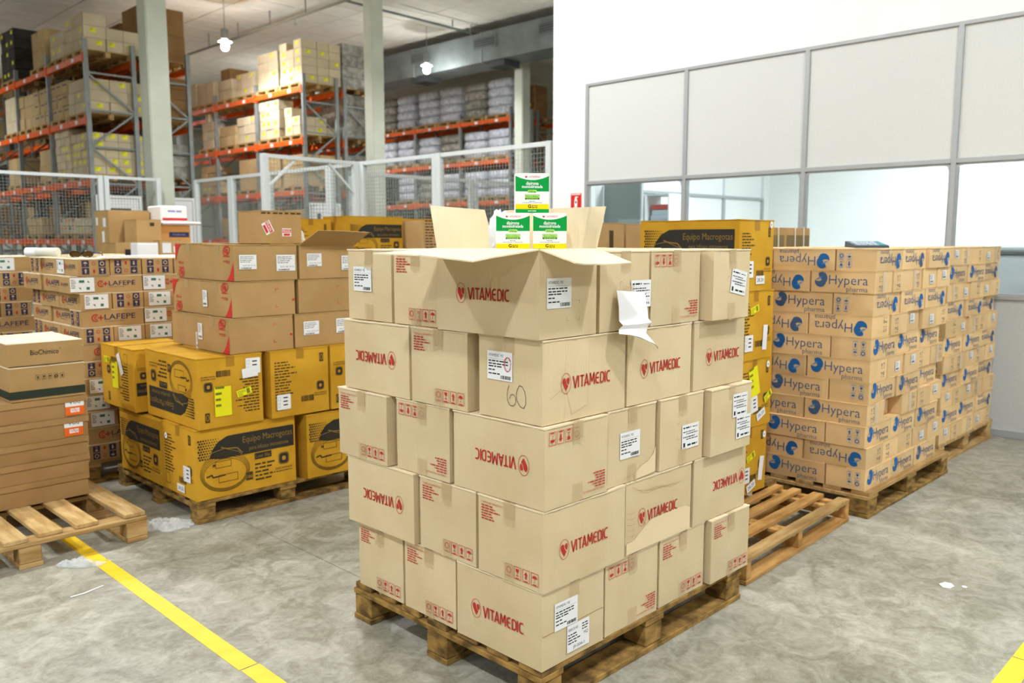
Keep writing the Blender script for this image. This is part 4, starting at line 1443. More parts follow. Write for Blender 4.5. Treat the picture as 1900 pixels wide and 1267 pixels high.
# ================================================================== MAIN STACK (heart logo)
VL = design('heart_logo', d_vita)
VI = design('handling_icons', d_icons)
VA = design('address_print', d_addr)
V0, V1, V2 = (design('ship_label_%d' % k, d_shiplabel, k) for k in range(3))
VC = design('cut_marks', d_cut)
ZL = [.147, .404, .662, .920, 1.180, 1.440]
ROWN = {1: 'top row', 2: 'second row', 3: 'third row', 4: 'fourth row', 5: 'bottom row'}
G_MAIN = 'heart-logo cartons of the front stack'
def tape_bits(t, face, sx, sy, h, w):
    """torn tape left at the top and bottom of a short side"""
    r = random.Random(int(h * 1000 + w * 77 + t.location.x * 13))
    for zc, hh in ((h - .035, .07), (.03, .06)):
        q = MB()
        n = 5
        a = [(-.024 + .048 * k / n) for k in range(n + 1)]
        lo = [-hh / 2 + r.uniform(-.006, .006) for _ in a]
        zz = [r.uniform(0, .0022) for _ in a]
        for k in range(n):
            q.poly([(a[k], lo[k], zz[k]), (a[k + 1], lo[k + 1], zz[k + 1]), (a[k + 1], hh / 2, 0), (a[k], hh / 2, 0)])
        put(t, 'tape', q.mesh('tape', M_TAPE), face, sx, sy, w / 2, zc, eps=.0022)
def mains(row, kind, x0, x1, y0, y1, what, where, L='', R='', yaw=0.0, seam='x', **kw):
    z0, z1 = ZL[5 - row], ZL[6 - row] - .003
    rj = random.Random(int(x0 * 1000) * 7 + int(y0 * 1000) * 3 + row)
    e = .0035
    x0, x1, y0, y1 = x0 + (rj.uniform(0, .010) if L else e), x1 - e, y0 + (rj.uniform(0, .010) if R else e), y1 - e
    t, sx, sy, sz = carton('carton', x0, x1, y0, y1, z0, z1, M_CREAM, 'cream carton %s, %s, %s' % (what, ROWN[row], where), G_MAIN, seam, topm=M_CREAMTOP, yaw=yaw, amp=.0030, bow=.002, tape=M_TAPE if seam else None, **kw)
    for face, code in (('L', L), ('R', R)):
        w = sy if face == 'L' else sx
        for c in code.split():
            c, _, arg = c.partition(':')
            if c == 'logo': put(t, 'heart_logo', VL, face, sx, sy, w * .5 + float(arg or 0), sz * .46)
            elif c == 'ilogo': put(t, 'heart_logo', VL, face, sx, sy, w * .5 + float(arg or 0), sz * .50, inv=True)
            elif c == 'n':   # short side the right way up
                put(t, 'address_print', VA, face, sx, sy, .075, sz - .045)
                put(t, 'handling_icons', VI, face, sx, sy, w - .088, .038)
                tape_bits(t, face, sx, sy, sz, w)
            elif c == 'i':   # short side upside down
                put(t, 'handling_icons', VI, face, sx, sy, .088, sz - .036, inv=True)
                put(t, 'address_print', VA, face, sx, sy, w - .072, .046, inv=True)
                tape_bits(t, face, sx, sy, sz, w)
            elif c == 'lab':
                v, a, b2, g = (arg + ',0').split(',')[:4]
                put(t, 'shipping_label', (V0, V1, V2)[int(v)], face, sx, sy, float(a), float(b2), ang=math.radians(float(g)), eps=.0022)
            elif c == 'cut':
                put(t, 'cut_marks', VC, face, sx, sy, w * .5, sz * .5)
                tape_bits(t, face, sx, sy, sz, w)
        for key, fn in (('torn', d_torn_wide), ('tornlow', d_torn_low), ('fold', d_fold), ('vfold', d_vfold)):
            if key in code.split():
                put(t, 'torn_liner' if 'torn' in key else 'crease', design(key, fn), face, sx, sy, w / 2, sz * (.5 if key != 'fold' else .45), eps=.0009)
    return t, sx, sy, sz
NC = 'at the near corner'
# bottom row
mains(5, 'c', -.004, .312, -.010, .393, 'with upright heart logo and two labels', NC, 'logo:.0', 'fold lab:0,.112,.158 lab:1,.172,.066', seam='y', seed=1)
mains(5, 'n', .000, .40, .398, .685, 'with address and icons', 'left side, next to the corner', 'n', '', seed=2)
mains(5, 'n', .004, .40, .690, .972, 'with address and icons', 'far left end', 'n', '', seed=3)
mains(5, 'r', .316, .626, -.006, .394, 'with upside-down icons', 'right side, next to the corner', '', 'i', seam='y', seed=0)
mains(5, 'r', .632, .936, -.004, .394, 'with address at its top left', 'right side, third from the corner', '', 'n', seam='y', seed=4)
mains(5, 'r', .948, 1.245, -.022, .378, 'with address and icons, standing proud', 'right end', '', 'n', seam='y', seed=2)
# second from the bottom
mains(4, 'c', -.008, .410, -.012, .280, 'with upright heart logo facing right', NC, 'n', 'logo:-.01', seed=4)
mains(4, 'n', -.004, .396, .284, .580, 'with address and icons', 'left side, next to the corner', 'n', '', seed=1)
mains(4, 'l', -.020, .280, .592, 1.000, 'with upside-down heart logo', 'far left end', 'ilogo:.02', '', seam='y', seed=3)
mains(4, 'r', .414, .824, -.004, .294, 'with crumpled front and upright heart logo', 'right side, middle', '', 'torn logo:-.01', seed=0)
mains(4, 'r', .834, 1.225, -.006, .290, 'with upside-down heart logo', 'right end', '', 'ilogo:.06', seed=2)
# middle row
mains(3, 'c', -.010, .305, -.016, .400, 'with upside-down heart logo and icons', NC, 'ilogo:.02', 'i', seam='y', seed=2)
mains(3, 'n', -.004, .396, .412, .706, 'with upside-down icons', 'left side, next to the corner', 'i', '', seed=0)
mains(3, 'n', -.030, .370, .730, 1.040, 'with address and icons, standing proud', 'far left end', 'n', '', seed=4)
mains(3, 'r', .312, .590, -.004, .396, 'with one label beside clear tape', 'right side, next to the corner', '', 'tornlow cut lab:0,.12,.13', seam='y', seed=1)
mains(3, 'r', .604, .890, -.004, .396, 'with one low label', 'right side, third from the corner', '', 'cut lab:2,.19,.10', seam='y', seed=3)
mains(3, 'r', .900, 1.205, -.034, .366, 'with two labels, standing proud', 'right end', '', 'lab:2,.205,.175 lab:2,.235,.085', seam='y', seed=0)
# second from the top
t, sx, sy, sz = mains(2, 'c', -.004, .412, -.004, .280, 'with hand-written number 60 and a label', NC, 'lab:0,.098,.165', 'vfold logo:-.0', seed=3)
put(t, 'red_pen_circle', design('red_circle', d_redcircle), 'L', sx, sy, .132, .172, eps=.0030)
put(t, 'handwriting', design('sixty', d_sixty), 'L', sx, sy, .172, .075)
mains(2, 'n', -.008, .392, .314, .610, 'with address and icons', 'left side, next to the corner', 'n', '', seed=0)
mains(2, 'l', -.010, .290, .614, 1.012, 'with upside-down heart logo', 'far left end', 'ilogo:.0', '', seam='y', seed=1)
mains(2, 'r', .417, .809, -.004, .290, 'with upright heart logo below the paper', 'right side, middle', '', 'logo:-.0', seed=4)
mains(2, 'r', .816, 1.185, -.004, .290, 'with upright heart logo', 'right end', '', 'logo:.02', seed=2)
# top row
mains(1, 'n', .004, .39, .470, .722, 'with address and tape loop', 'left side, beside the open carton', 'n', '', seed=3)
mains(1, 'n', .000, .39, .728, 1.000, 'with one label', 'far left end', 'cut lab:0,.095,.15', '', seed=1)
mains(1, 'r', .262, .535, -.004, .396, 'partly covered by the hanging paper', 'right side', '', 'cut lab:2,.215,.115', seam='y', seed=2)
mains(1, 'r', .540, .850, -.008, .392, 'with upside-down icons', 'right side, third from the corner', '', 'i', seam='y', seed=0)
mains(1, 'r', .862, 1.130, -.048, .352, 'with one tilted label, standing proud', 'right end', '', 'cut lab:2,.175,.135,-10', seam='y', seed=4)
# cartons at the back of the stack, mostly hidden
for row in (1, 2, 3, 4, 5):
    for k, (a, c, d, e) in enumerate(((.40, .79, .70, .99), (.80, 1.19, .70, .99), (.40, .79, .405, .69), (.80, 1.19, .405, .69)) if row % 2 else ((.30, .70, .70, 1.0), (.71, 1.11, .70, 1.0), (.42, .80, .30, .69), (.82, 1.18, .30, .69))):
        mains(row, 'h', a, c, d, e, 'at the back of the stack', 'hidden behind the front cartons', '', '', seed=k)
for o in bpy.data.objects:
    if o.get('label', '').endswith('hidden behind the front cartons'):
        o['group'] = 'hidden back cartons of the front stack'

# open carton on the near corner of the top row
t = thing('open_carton', 'open cream carton with spread flaps and heart logo on the near top corner', 'carton', (.118, .228, ZL[4]), group=G_MAIN)
sx, sy, sz = .262, .456, .262
q = MB()
th = .005
q.box(-sx / 2, sx / 2, -sy / 2, sy / 2, 0, th)
q.box(-sx / 2, -sx / 2 + th, -sy / 2, sy / 2, th, sz); q.box(sx / 2 - th, sx / 2, -sy / 2, sy / 2, th, sz)
q.box(-sx / 2 + th, sx / 2 - th, -sy / 2, -sy / 2 + th, th, sz); q.box(-sx / 2 + th, sx / 2 - th, sy / 2 - th, sy / 2, th, sz)
obj('body', q.mesh('open_carton_body', M_CREAM), t)
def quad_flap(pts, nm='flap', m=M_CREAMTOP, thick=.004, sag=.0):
    """flap from hinge edge p0-p1 to outer edge p3-p2, bilinear with slight sag"""
    p0, p1, p2, p3 = (Vector(p) for p in pts)
    n = (p1 - p0).cross(p3 - p0).normalized() * thick
    q = MB()
    N = 6
    g = []
    for i in range(N + 1):
        for j in range(N + 1):
            u, v = i / N, j / N
            c = (p0 * (1 - u) + p1 * u) * (1 - v) + (p3 * (1 - u) + p2 * u) * v
            c = c + Vector((0, 0, sag * math.sin(u * math.pi) * v)) + n.normalized() * (noise.noise(Vector((u * 3, v * 3, sag * 100 + p0.x))) * .003 * v)
            g.append(c)
    K = (N + 1) ** 2
    q.v = [tuple(c) for c in g] + [tuple(c - n) for c in g]
    for i in range(N):
        for j in range(N):
            a = i * (N + 1) + j
            q.f.append((a, a + N + 1, a + N + 2, a + 1))
            q.f.append((K + a, K + a + 1, K + a + N + 2, K + a + N + 1))
    for j in range(N):
        for a, b2 in ((j, j + 1), (N * (N + 1) + j + 1, N * (N + 1) + j), ((j + 1) * (N + 1), j * (N + 1)), (j * (N + 1) + N, (j + 1) * (N + 1) + N)):
            q.f.append((a, b2, K + b2, K + a))
    q.mi = [0] * len(q.f)
    return q.mesh(nm, m, True)
HX, HY = sx / 2, sy / 2
obj('flap', quad_flap([(-HX, HY, sz), (-HX, -HY, sz), (-HX - .245, -HY + .02, sz - .030), (-HX - .268, HY - .02, sz - .014)], sag=.006), t)
obj('flap', quad_flap([(-HX, -HY, sz), (HX, -HY, sz), (HX + .004, -HY - .130, sz - .040), (-HX + .004, -HY - .132, sz - .036)], sag=-.006), t)
obj('flap', quad_flap([(HX, HY, sz), (-HX, HY, sz), (-HX - .012, HY + .018, sz + .140), (HX - .035, HY + .015, sz + .132)]), t)
obj('flap', quad_flap([(HX, -HY, sz), (HX, HY, sz), (HX + .02, HY - .03, sz + .13), (HX + .016, -HY - .022, sz + .132)]), t)
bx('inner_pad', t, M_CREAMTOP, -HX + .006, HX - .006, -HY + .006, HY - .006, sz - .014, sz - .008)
put(t, 'heart_logo', VL, 'L', sx, sy, .215, .125)
put(t, 'shipping_label', V0, 'R', sx, sy, .085, .135, eps=.0022)
put(t, 'cut_marks', VC, 'R', sx, sy, .15, .08)

# three medicine packs on the open carton
MED = design('medicine_front', d_med)
MW, MD, MH = .1022, .056, .1195
q = MB(); q.box(-MW / 2, MW / 2, -MD / 2, MD / 2, 0, MH, bev=.0012)
mb_white = q.mesh('medicine_body', M_MWHITE)
q = MB(); q.box(MW / 2 - .0006, MW / 2 + .0006, -MD / 2 + .004, MD / 2 - .004, MH * .54, MH * .9); q.box(MW / 2 - .0006, MW / 2 + .0006, -MD / 2 + .004, MD / 2 - .004, .0, .014)
mb_side = q.mesh('medicine_side_print', M_MGREEN)
zp = ZL[4] + sz - .0078
for lab, x, y, z, a in (('green and white medicine pack standing left on the open carton', .0625, .183, zp, -44), ('green and white medicine pack standing right on the open carton', .1435, .1015, zp, -48), ('green and white medicine pack on top of the other two', .110, .149, zp + MH + .0003, -41)):
    t = thing('medicine_pack', lab, 'medicine box', (x, y, z), math.radians(a), 'green and white medicine packs')
    obj('box', mb_white, t); obj('side_print', mb_side, t)
    put(t, 'front_print', MED, 'R', 0, MD, 0, 0, eps=.0008, sc=.9641)

# crumpled white bag behind the packs
def crumple(name, label, cat, pts, m, group=None, seed=0, thick=.001):
    bm = bmesh.new()
    bmesh.ops.create_icosphere(bm, subdivisions=5, radius=1.0)
    cx, cy, cz, rx, ry, rz, ang = pts
    off = Vector((seed * 5.1, seed * 2.2, seed))
    for v in bm.verts:
        c = Vector(v.co)
        n = 1 + .42 * noise.noise(c * 1.5 + off) - .34 * abs(noise.noise(c * 3.1 + off)) - .22 * abs(noise.noise(c * 6.5 + off)) + .12
        x, y, z = c.x * rx * n, c.y * ry * n, max(c.z * rz * n + rz * .75, 0.0015 + .004 * abs(noise.noise(c * 9 + off)) * 0)
        v.co = (x * math.cos(ang) - y * math.sin(ang), x * math.sin(ang) + y * math.cos(ang), z)
    me = bpy.data.meshes.new(name)
    bm.to_mesh(me); bm.free()
    me.materials.append(m)
    me.polygons.foreach_set('use_smooth', [True] * len(me.polygons))
    o = obj(name, me, None, (cx, cy, cz))
    return tag(o, label, cat, group)
crumple('plastic_wrapper', 'white crumpled wrapper behind the left medicine pack', 'wrapper', (.100, .272, zp + .001, .040, .026, .075, -.8), mat('wrapper_white', (236, 240, 242), .35), seed=3)

# loose sheet of paper taped to the top row
t = thing('paper_sheet', 'white folded paper sheet hanging on the right side of the front stack', 'paper', (0, 0, 0))
q = MB()
rows = [(.336, .478, 1.312, -.012), (.336, .477, 1.295, -.016), (.333, .476, 1.26, -.024), (.328, .478, 1.215, -.030), (.331, .477, 1.203, -.044), (.322, .470, 1.19, -.034), (.318, .456, 1.168, -.038), (.345, .462, 1.145, -.060), (.430, .470, 1.118, -.078)]
N = 6
for i, (a, c, z, y) in enumerate(rows):
    for j in range(N + 1):
        u = j / N
        z2 = z + (.0 if i < 6 else (.028 * (1 - u) ** 1.0 if i > 6 else .008 * (1 - u)))
        q.v.append((a + (c - a) * u, y - .010 * math.sin(u * 3.0) - .004 * u, z2 - (.012 * u if i == 0 else 0)))
for i in range(len(rows) - 1):
    for j in range(N):
        a = i * (N + 1) + j
        q.f.append((a, a + N + 1, a + N + 2, a + 1))
q.mi = [0] * len(q.f)
K = len(q.v)
q.v += [(x, y - .0006, z) for x, y, z in q.v]
q.f += [tuple(K + i for i in reversed(f)) for f in q.f]
q.mi = [0] * len(q.f)
obj('sheet', q.mesh('sheet', M_WHITE, True), t)
bx('tape', t, M_TAPE, .385, .425, -.0145, -.0125, 1.295, 1.325)

# ================================================================== MUSTARD CARTONS
DL, DS = design('mustard_long', d_desc_long), design('mustard_short', d_desc_short)
DLB, DYT, DCODE, DDOT = design('mustard_label', d_desc_label), design('yellow_tag', d_ytag), design('code_label', d_code), design('dot_sticker', d_dot)
DYB = design('yellow_tag_big', d_ytag, .092, .155)
DWS, DWT = design('white_strip', d_white, .045, .13), design('white_strip_low', d_white, .09, .05)
def must(label, group, x0, x1, y0, y1, z0, z1, L='', R='', seam='x', yaw=0.0, seed=None):
    t, sx, sy, sz = carton('mustard_carton', x0, x1, y0, y1, z0, z1, M_MUST, label, group, seam, yaw=yaw, seed=seed, amp=.004, bow=.003, tape=M_TAPEB)
    for face, code in (('L', L), ('R', R)):
        w = sy if face == 'L' else sx
        for c in code.split():
            c, _, a = c.partition(':')
            v = [float(k) for k in a.split(',')] if a else []
            k = min(1.0, sz / .37)
            if c == 'long': put(t, 'product_print', DL, face, sx, sy, w / 2, sz / 2, sc=k * min(1, w / .58))
            elif c == 'ilong': put(t, 'product_print', DL, face, sx, sy, w / 2, sz / 2, inv=True, sc=k * min(1, w / .58))
            elif c == 'short': put(t, 'side_print', DS, face, sx, sy, w / 2, sz / 2, sc=k * min(1, w / .38))
            elif c == 'ishort': put(t, 'side_print', DS, face, sx, sy, w / 2, sz / 2, inv=True, sc=k * min(1, w / .38))
            else:
                me, nm = {'lab': (DLB, 'white_label'), 'y': (DYT, 'yellow_tag'), 'yb': (DYB, 'yellow_tag'), 'code': (DCODE, 'code_label'), 'dot': (DDOT, 'dot_sticker'), 'strip': (DWS, 'white_strip'), 'low': (DWT, 'white_strip')}[c]
                put(t, nm, me, face, sx, sy, v[0], v[1], ang=math.radians(v[2] if len(v) > 2 else 0), eps=.0055 if c == 'low' else .0035)
    return t
GM = 'mustard cartons of the left stack'
must('mustard carton with coil picture and dark band, bottom corner of the left stack', GM, .055, .640, 2.466, 2.862, .124, .498, 'short lab:.30,.13 dot:.06,.30 code:.22,.04', 'long', seed=1)
must('mustard carton partly hidden, bottom left of the left stack', GM, .052, .43, 2.87, 3.45, .124, .485, 'long', '', seam='y', seed=2)
must('mustard carton with coil picture, bottom right of the left stack beside the front stack', GM, .690, 1.27, 2.43, 2.82, .124, .490, '', 'long', seed=3)
must('mustard carton with upside-down print and yellow tags, upper corner of the left stack', GM, .075, .440, 2.446, 3.085, .502, .870, 'ilong', 'ishort yb:.135,.135 y:.255,.170,12 low:.290,.270,4 lab:.31,.305', seam='y', seed=4)
must('mustard carton with yellow tags and a white strip, upper left of the left stack', GM, .025, .40, 3.128, 3.615, .502, .860, 'ishort y:.10,.27 yb:.22,.19 strip:.30,.26,25', 'ilong', seed=0)
must('mustard carton with white label, upper right of the left stack', GM, .482, .850, 2.436, 3.02, .502, .871, '', 'short lab:.075,.085', seam='y', seed=2)
must('mustard carton at the upper right end of the left stack, partly hidden', GM, .858, 1.22, 2.430, 3.02, .502, .871, '', 'ishort', seam='y', seed=1)
must('mustard carton deep inside the lower layer of the left stack', GM, .46, 1.05, 2.90, 3.28, .124, .490, seed=1)
G2 = 'mustard cartons of the tall column'
zz = [.144, .502, .858, 1.214, 1.572]
must('bottom mustard carton of the tall column beside the bare pallet', G2, 1.935, 2.305, .475, 1.05, zz[0], zz[1] - .002, 'long', 'short y:.20,.20,20 lab:.15,.105 strip:.31,.12,-8 code:.21,.04,18 dot:.335,.30', seam='y', seed=1)
must('second mustard carton from the floor in the tall column, with tilted yellow tag', G2, 1.955, 2.325, .470, 1.05, zz[1], zz[2] - .002, 'long', 'short yb:.18,.24,15 y:.33,.15,30 lab:.18,.12,8 code:.26,.06,20 dot:.32,.32', seam='y', seed=2)
must('third mustard carton from the floor in the tall column, with white strip', G2, 1.94, 2.315, .468, 1.05, zz[2], zz[3] - .002, 'long', 'short y:.17,.26,14 lab:.12,.09 strip:.285,.11,-4', seam='y', seed=3)
must('top mustard carton of the tall column, dark band facing left', G2, 1.935, 2.285, .466, 1.062, zz[3], zz[4], 'long', 'short dot:.315,.335 lab:.10,.11 code:.215,.055', seam='y', seed=4)
# mustard stacks behind the front stack
G3 = 'mustard cartons behind the front stack'
for k in range(4):
    zt = [.02, .43, .85, 1.265, 1.680]
    d = 'top' if k == 3 else ORD[k] + ' from floor'
    must('mustard carton with dark band behind the front stack, %s' % d, G3, 2.40, 2.99, 4.46, 4.86, zt[k], zt[k + 1] - .003, '', 'long', seed=k)
    must('mustard carton left of the dark-band one behind the front stack, %s' % d, G3, 1.95, 2.36, 4.66, 5.24, zt[k] * .985, zt[k + 1] * .985 - .003, 'ilong', 'short', seam='y', seed=k + 1)
    must('mustard carton peeping out behind the kraft cartons, %s' % d, G3, 3.00, 3.58, 4.60, 5.0, zt[k] * .995, zt[k + 1] * .995 - .003, '', 'ilong', seed=k)

# ================================================================== RED CORNER CARTONS on the mustard stack
AO, AC = design('oval_emblem', d_abl_oval), design('red_corner', d_abl_corner)
AL, AT, AR = design('wide_label', d_abl_label), design('tall_label', d_abl_label, 1), design('red_marks', d_redmarks)
GA = 'red-corner cartons on the mustard stack'
za = [.873, 1.064, 1.255, 1.447]
def abl(row, col, x0, x1, y0, y1, z0, z1, what, L='', R='', seed=0):
    rown = ('bottom', 'middle', 'top')[row]
    t, sx, sy, sz = carton('red_corner_carton', x0, x1, y0, y1, z0, z1, M_KRAFT2, 'brown carton %s, %s layer on the mustard stack' % (what, rown), GA, 'x', seed=seed, tape=M_TAPE, amp=.003, bow=.001)
    for face, code in (('L', L), ('R', R)):
        w = sy if face == 'L' else sx
        for c in code.split():
            c, _, a = c.partition(':')
            v = [float(k) for k in a.split(',')] if a else []
            if c == 'oval':
                put(t, 'red_corner', AC, face, sx, sy, w - .046, .046); put(t, 'oval_emblem', AO, face, sx, sy, w - .075, sz * .62)
            elif c == 'ioval':
                put(t, 'red_corner', AC, face, sx, sy, .046, sz - .050, inv=True); put(t, 'oval_emblem', AO, face, sx, sy, .075, sz * .36, inv=True)
            elif c == 'marks': put(t, 'red_marks', AR, face, sx, sy, w * .68, sz * .5)
            elif c == 'wide': put(t, 'white_label', AL, face, sx, sy, v[0], v[1], sc=v[2] if len(v) > 2 else 1, eps=.0035)
            elif c == 'tall': put(t, 'white_label', AT, face, sx, sy, v[0], v[1], eps=.0035)
    return t
abl(0, 0, .272, .652, 2.472, 2.850, za[0], za[1] - .003, 'with oval red emblem at the near corner', 'tall:.05,.10 oval', 'marks', seed=1)
abl(0, 1, .298, .68, 2.862, 3.225, za[0], za[1] - .004, 'with plain side at the left end', 'tall:.34,.04', '', seed=2)
abl(0, 2, .664, 1.05, 2.478, 2.86, za[0], za[1] - .003, 'with two white labels beside the front stack', '', 'wide:.105,.105 wide:.325,.105,1.1', seed=3)
abl(1, 0, .296, .672, 2.476, 2.836, za[1], za[2] - .003, 'with oval emblem and red marks, near corner', 'tall:.06,.09 oval', 'marks', seed=2)
abl(1, 1, .305, .68, 2.842, 3.205, za[1], za[2] - .003, 'with red corner at the left end', 'ioval', '', seed=3)
abl(1, 2, .694, 1.07, 2.478, 2.86, za[1], za[2] - .003, 'with scuffed blank side beside the front stack', '', 'marks', seed=1)
abl(2, 0, .316, .694, 2.480, 2.836, za[2], za[3], 'with emblem and two white labels, near corner', 'oval', 'wide:.080,.100 wide:.305,.092,1.15', seed=0)
abl(2, 1, .322, .694, 2.842, 3.190, za[2], za[3] + .006, 'with red corner at the left end', 'ioval', '', seed=1)
# open one on the right
t = abl(2, 2, .704, 1.075, 2.476, 2.86, za[2], za[3] - .004, 'with raised flap and white labels', '', 'wide:.095,.105,.95 wide:.330,.085,1.1', seed=2)
q = quad_flap([(-.185, -.192, .186), (.185, -.192, .186), (.205, -.31, .258), (-.135, -.315, .268)], m=M_KRAFT2)
obj('raised_flap', q, t)
# small carton with fragile stickers standing on them
t, sx, sy, sz = carton('small_carton', .512, .768, 2.545, 2.79, za[3] + .006, za[3] + .184, M_KRAFT2, 'small brown carton with two red and white stickers on the red-corner cartons', None, 'x', seed=1)
DF = design('fragile_sticker', d_fragil)
put(t, 'fragile_sticker', DF, 'R', sx, sy, .045, .085, ang=-1.1, sc=.75)
put(t, 'fragile_sticker', DF, 'R', sx, sy, .16, .060, sc=.62)
q = Print()
for k in range(7): q.greek(-.12 + k * .036, -.006, .028, .011, M_BROWNP, 0, k)
put(t, 'tape_print', q.mesh('tape_print'), 'R', sx, sy, sx / 2, sz - .012)
crumple('plastic_wrapper', 'white crumpled plastic sticking out beside the small carton', 'wrapper', (.80, 2.66, za[3] + .002, .028, .05, .05, .3), mat('wrapper_white', (236, 240, 242), .35), seed=6)

# ================================================================== BLUE SWIRL LOGO CARTONS
HL, HF, HS, HE, HLAB = design('swirl_logo', d_hypera), design('swirl_logo_faint', d_hypera, 1), design('blue_icons', d_hsym), design('grey_icons', d_hend), design('small_label', d_smalllabel)
ZH, HH = .1435, .1166
def hyp(stack, row, pos, x0, x1, y0, y1, L, R, side, group, seed):
    """row counts from the top"""
    k = 11 - row
    z0 = ZH + k * HH
    look = {'logo': 'upright blue logo', 'ilogo': 'upside-down blue logo', 'sym': 'blue icons', 'isym': 'upside-down blue icons', 'end': 'grey icons', 'lab': 'small white label', '': 'plain side'}
    main = (L or R).split()[0] if (L or R) else ''
    main = main.split(':')[0]
    lab = 'carton with %s, %s row down, %s, %s' % (look[main], ORD[row - 1], side, stack)
    t, sx, sy, sz = carton('swirl_logo_carton', x0, x1, y0, y1, z0, z0 + HH - .0015, M_BLUEBOX, lab, group, 'y' if sy_long(x0, x1, y0, y1) else 'x', seed=seed % 4, yaw=random.uniform(-.008, .008), amp=.002, cuts=3)
    for face, code in (('L', L), ('R', R)):
        w = sy if face == 'L' else sx
        for c in code.split():
            if c == 'logo': put(t, 'swirl_logo', HL if seed % 3 else HF, face, sx, sy, w * .49, sz * .56, sc=1.04 * min(1, w / .345))
            elif c == 'ilogo': put(t, 'swirl_logo', HL if seed % 3 else HF, face, sx, sy, w * .50, sz * .46, inv=True, sc=1.04 * min(1, w / .345))
            elif c == 'sym': put(t, 'blue_icons', HS, face, sx, sy, w - .062, sz * .5)
            elif c == 'isym': put(t, 'blue_icons', HS, face, sx, sy, .05, sz * .5, inv=True)
            elif c == 'end':
                put(t, 'grey_icons', HE, face, sx, sy, w * (.72 if seed % 2 else .3), sz * .5, inv=bool(seed % 4 == 1))
                if seed % 3 == 0: put(t, 'tape', TAPEP, face, sx, sy, w * .5, sz * .5, eps=.003)
            elif c == 'lab': put(t, 'small_label', HLAB, face, sx, sy, w * (.5 if seed % 2 else .6), sz * (.62 if seed % 2 else .45), eps=.003)
    return t
def sy_long(x0, x1, y0, y1):
    return (y1 - y0) > (x1 - x0)
q = MB(); q.poly([(-.02, -.055, 0), (.02, -.055, 0), (.02, .055, 0), (-.02, .055, 0)])
TAPEP = q.mesh('tape_piece', film('white_film_tape', (236, 226, 206), .5, .15))
GH1, GH2 = 'blue-logo cartons of the nearer right stack', 'blue-logo cartons of the farther right stack'
NS, FS = 'nearer right stack', 'farther right stack'
HR = {1: ('ilogo', 'isym', 'ilogo'), 2: ('ilogo', 'logo', ''), 3: ('logo', 'isym', 'ilogo'), 4: ('ilogo', 'ilogo', ''), 5: ('logo', 'sym', 'logo'), 6: ('ilogo', 'logo', ''),
      7: ('logo', 'sym', 'logo'), 8: ('logo', 'logo', ''), 9: ('logo', 'sym', 'logo'), 10: ('ilogo', 'ilogo', ''), 11: ('logo', 'sym', 'logo')}
rr = random.Random(12)
for row in range(1, 12):
    A, B, C = HR[row]
    j = lambda s=.010: rr.uniform(-s, s)
    ox, oy = 2.605 + {2: -.008, 5: .0, 8: -.01, 9: -.012}.get(row, 0) - (.010 if row > 8 else 0), .062 - (.006 if row in (1, 2, 10, 11) else 0)
    if row % 2:
        hyp(NS, row, 0, ox, ox + .36, oy, oy + .215, B, C, 'near corner', GH1, row * 3 + 1)
        hyp(NS, row, 1, ox + j(.006), ox + .235, oy + .220, oy + .575, A, '', 'second on left', GH1, row * 3 + (0 if row in (3, 7) else 1))
        hyp(NS, row, 2, ox + j(.006), ox + .235, oy + .580, oy + .935, 'ilogo', '', 'third on left', GH1, row * 3 + 2)
        x = ox + .364
        for k in range(2):
            dx = .368 + (.02 if k and row in (1, 3) else 0)
            d = j(.012) + (.03 if row in (5, 7) and k else 0)
            hyp(NS, row, 3 + k, x + (.02 if k and row in (1, 3) else 0), x + .36 + (.02 if k and row in (1, 3) else 0), oy + d, oy + .215 + d, '', C, ('second', 'third')[k] + ' on right', GH1, row * 5 + k + (2 if k == 0 and row == 3 else 1))
            x += dx
    else:
        hyp(NS, row, 0, ox, ox + .232, oy, oy + .345, B, 'end', 'near corner', GH1, row * 3 + (0 if row in (2, 8) else 1))
        hyp(NS, row, 1, ox + j(.006), ox + .235, oy + .352, oy + .705, A, '', 'second on left', GH1, row * 3 + (0 if row == 4 else 2))
        hyp(NS, row, 2, ox + j(.006), ox + .235, oy + .712, oy + 1.0, '', '', 'third on left', GH1, row)
        x = ox + .236
        for k in range(4):
            d = j(.012) + (.06 if row == 8 and k == 0 else 0)
            hyp(NS, row, 3 + k, x, x + .226, oy + d, oy + .345 + d, '', ('lab', 'end', 'end', 'lab')[(k + row // 2) % 4], ORD[k + 1] + ' on right', GH1, row * 7 + k)
            x += .230 + (.012 if k == 1 else 0)
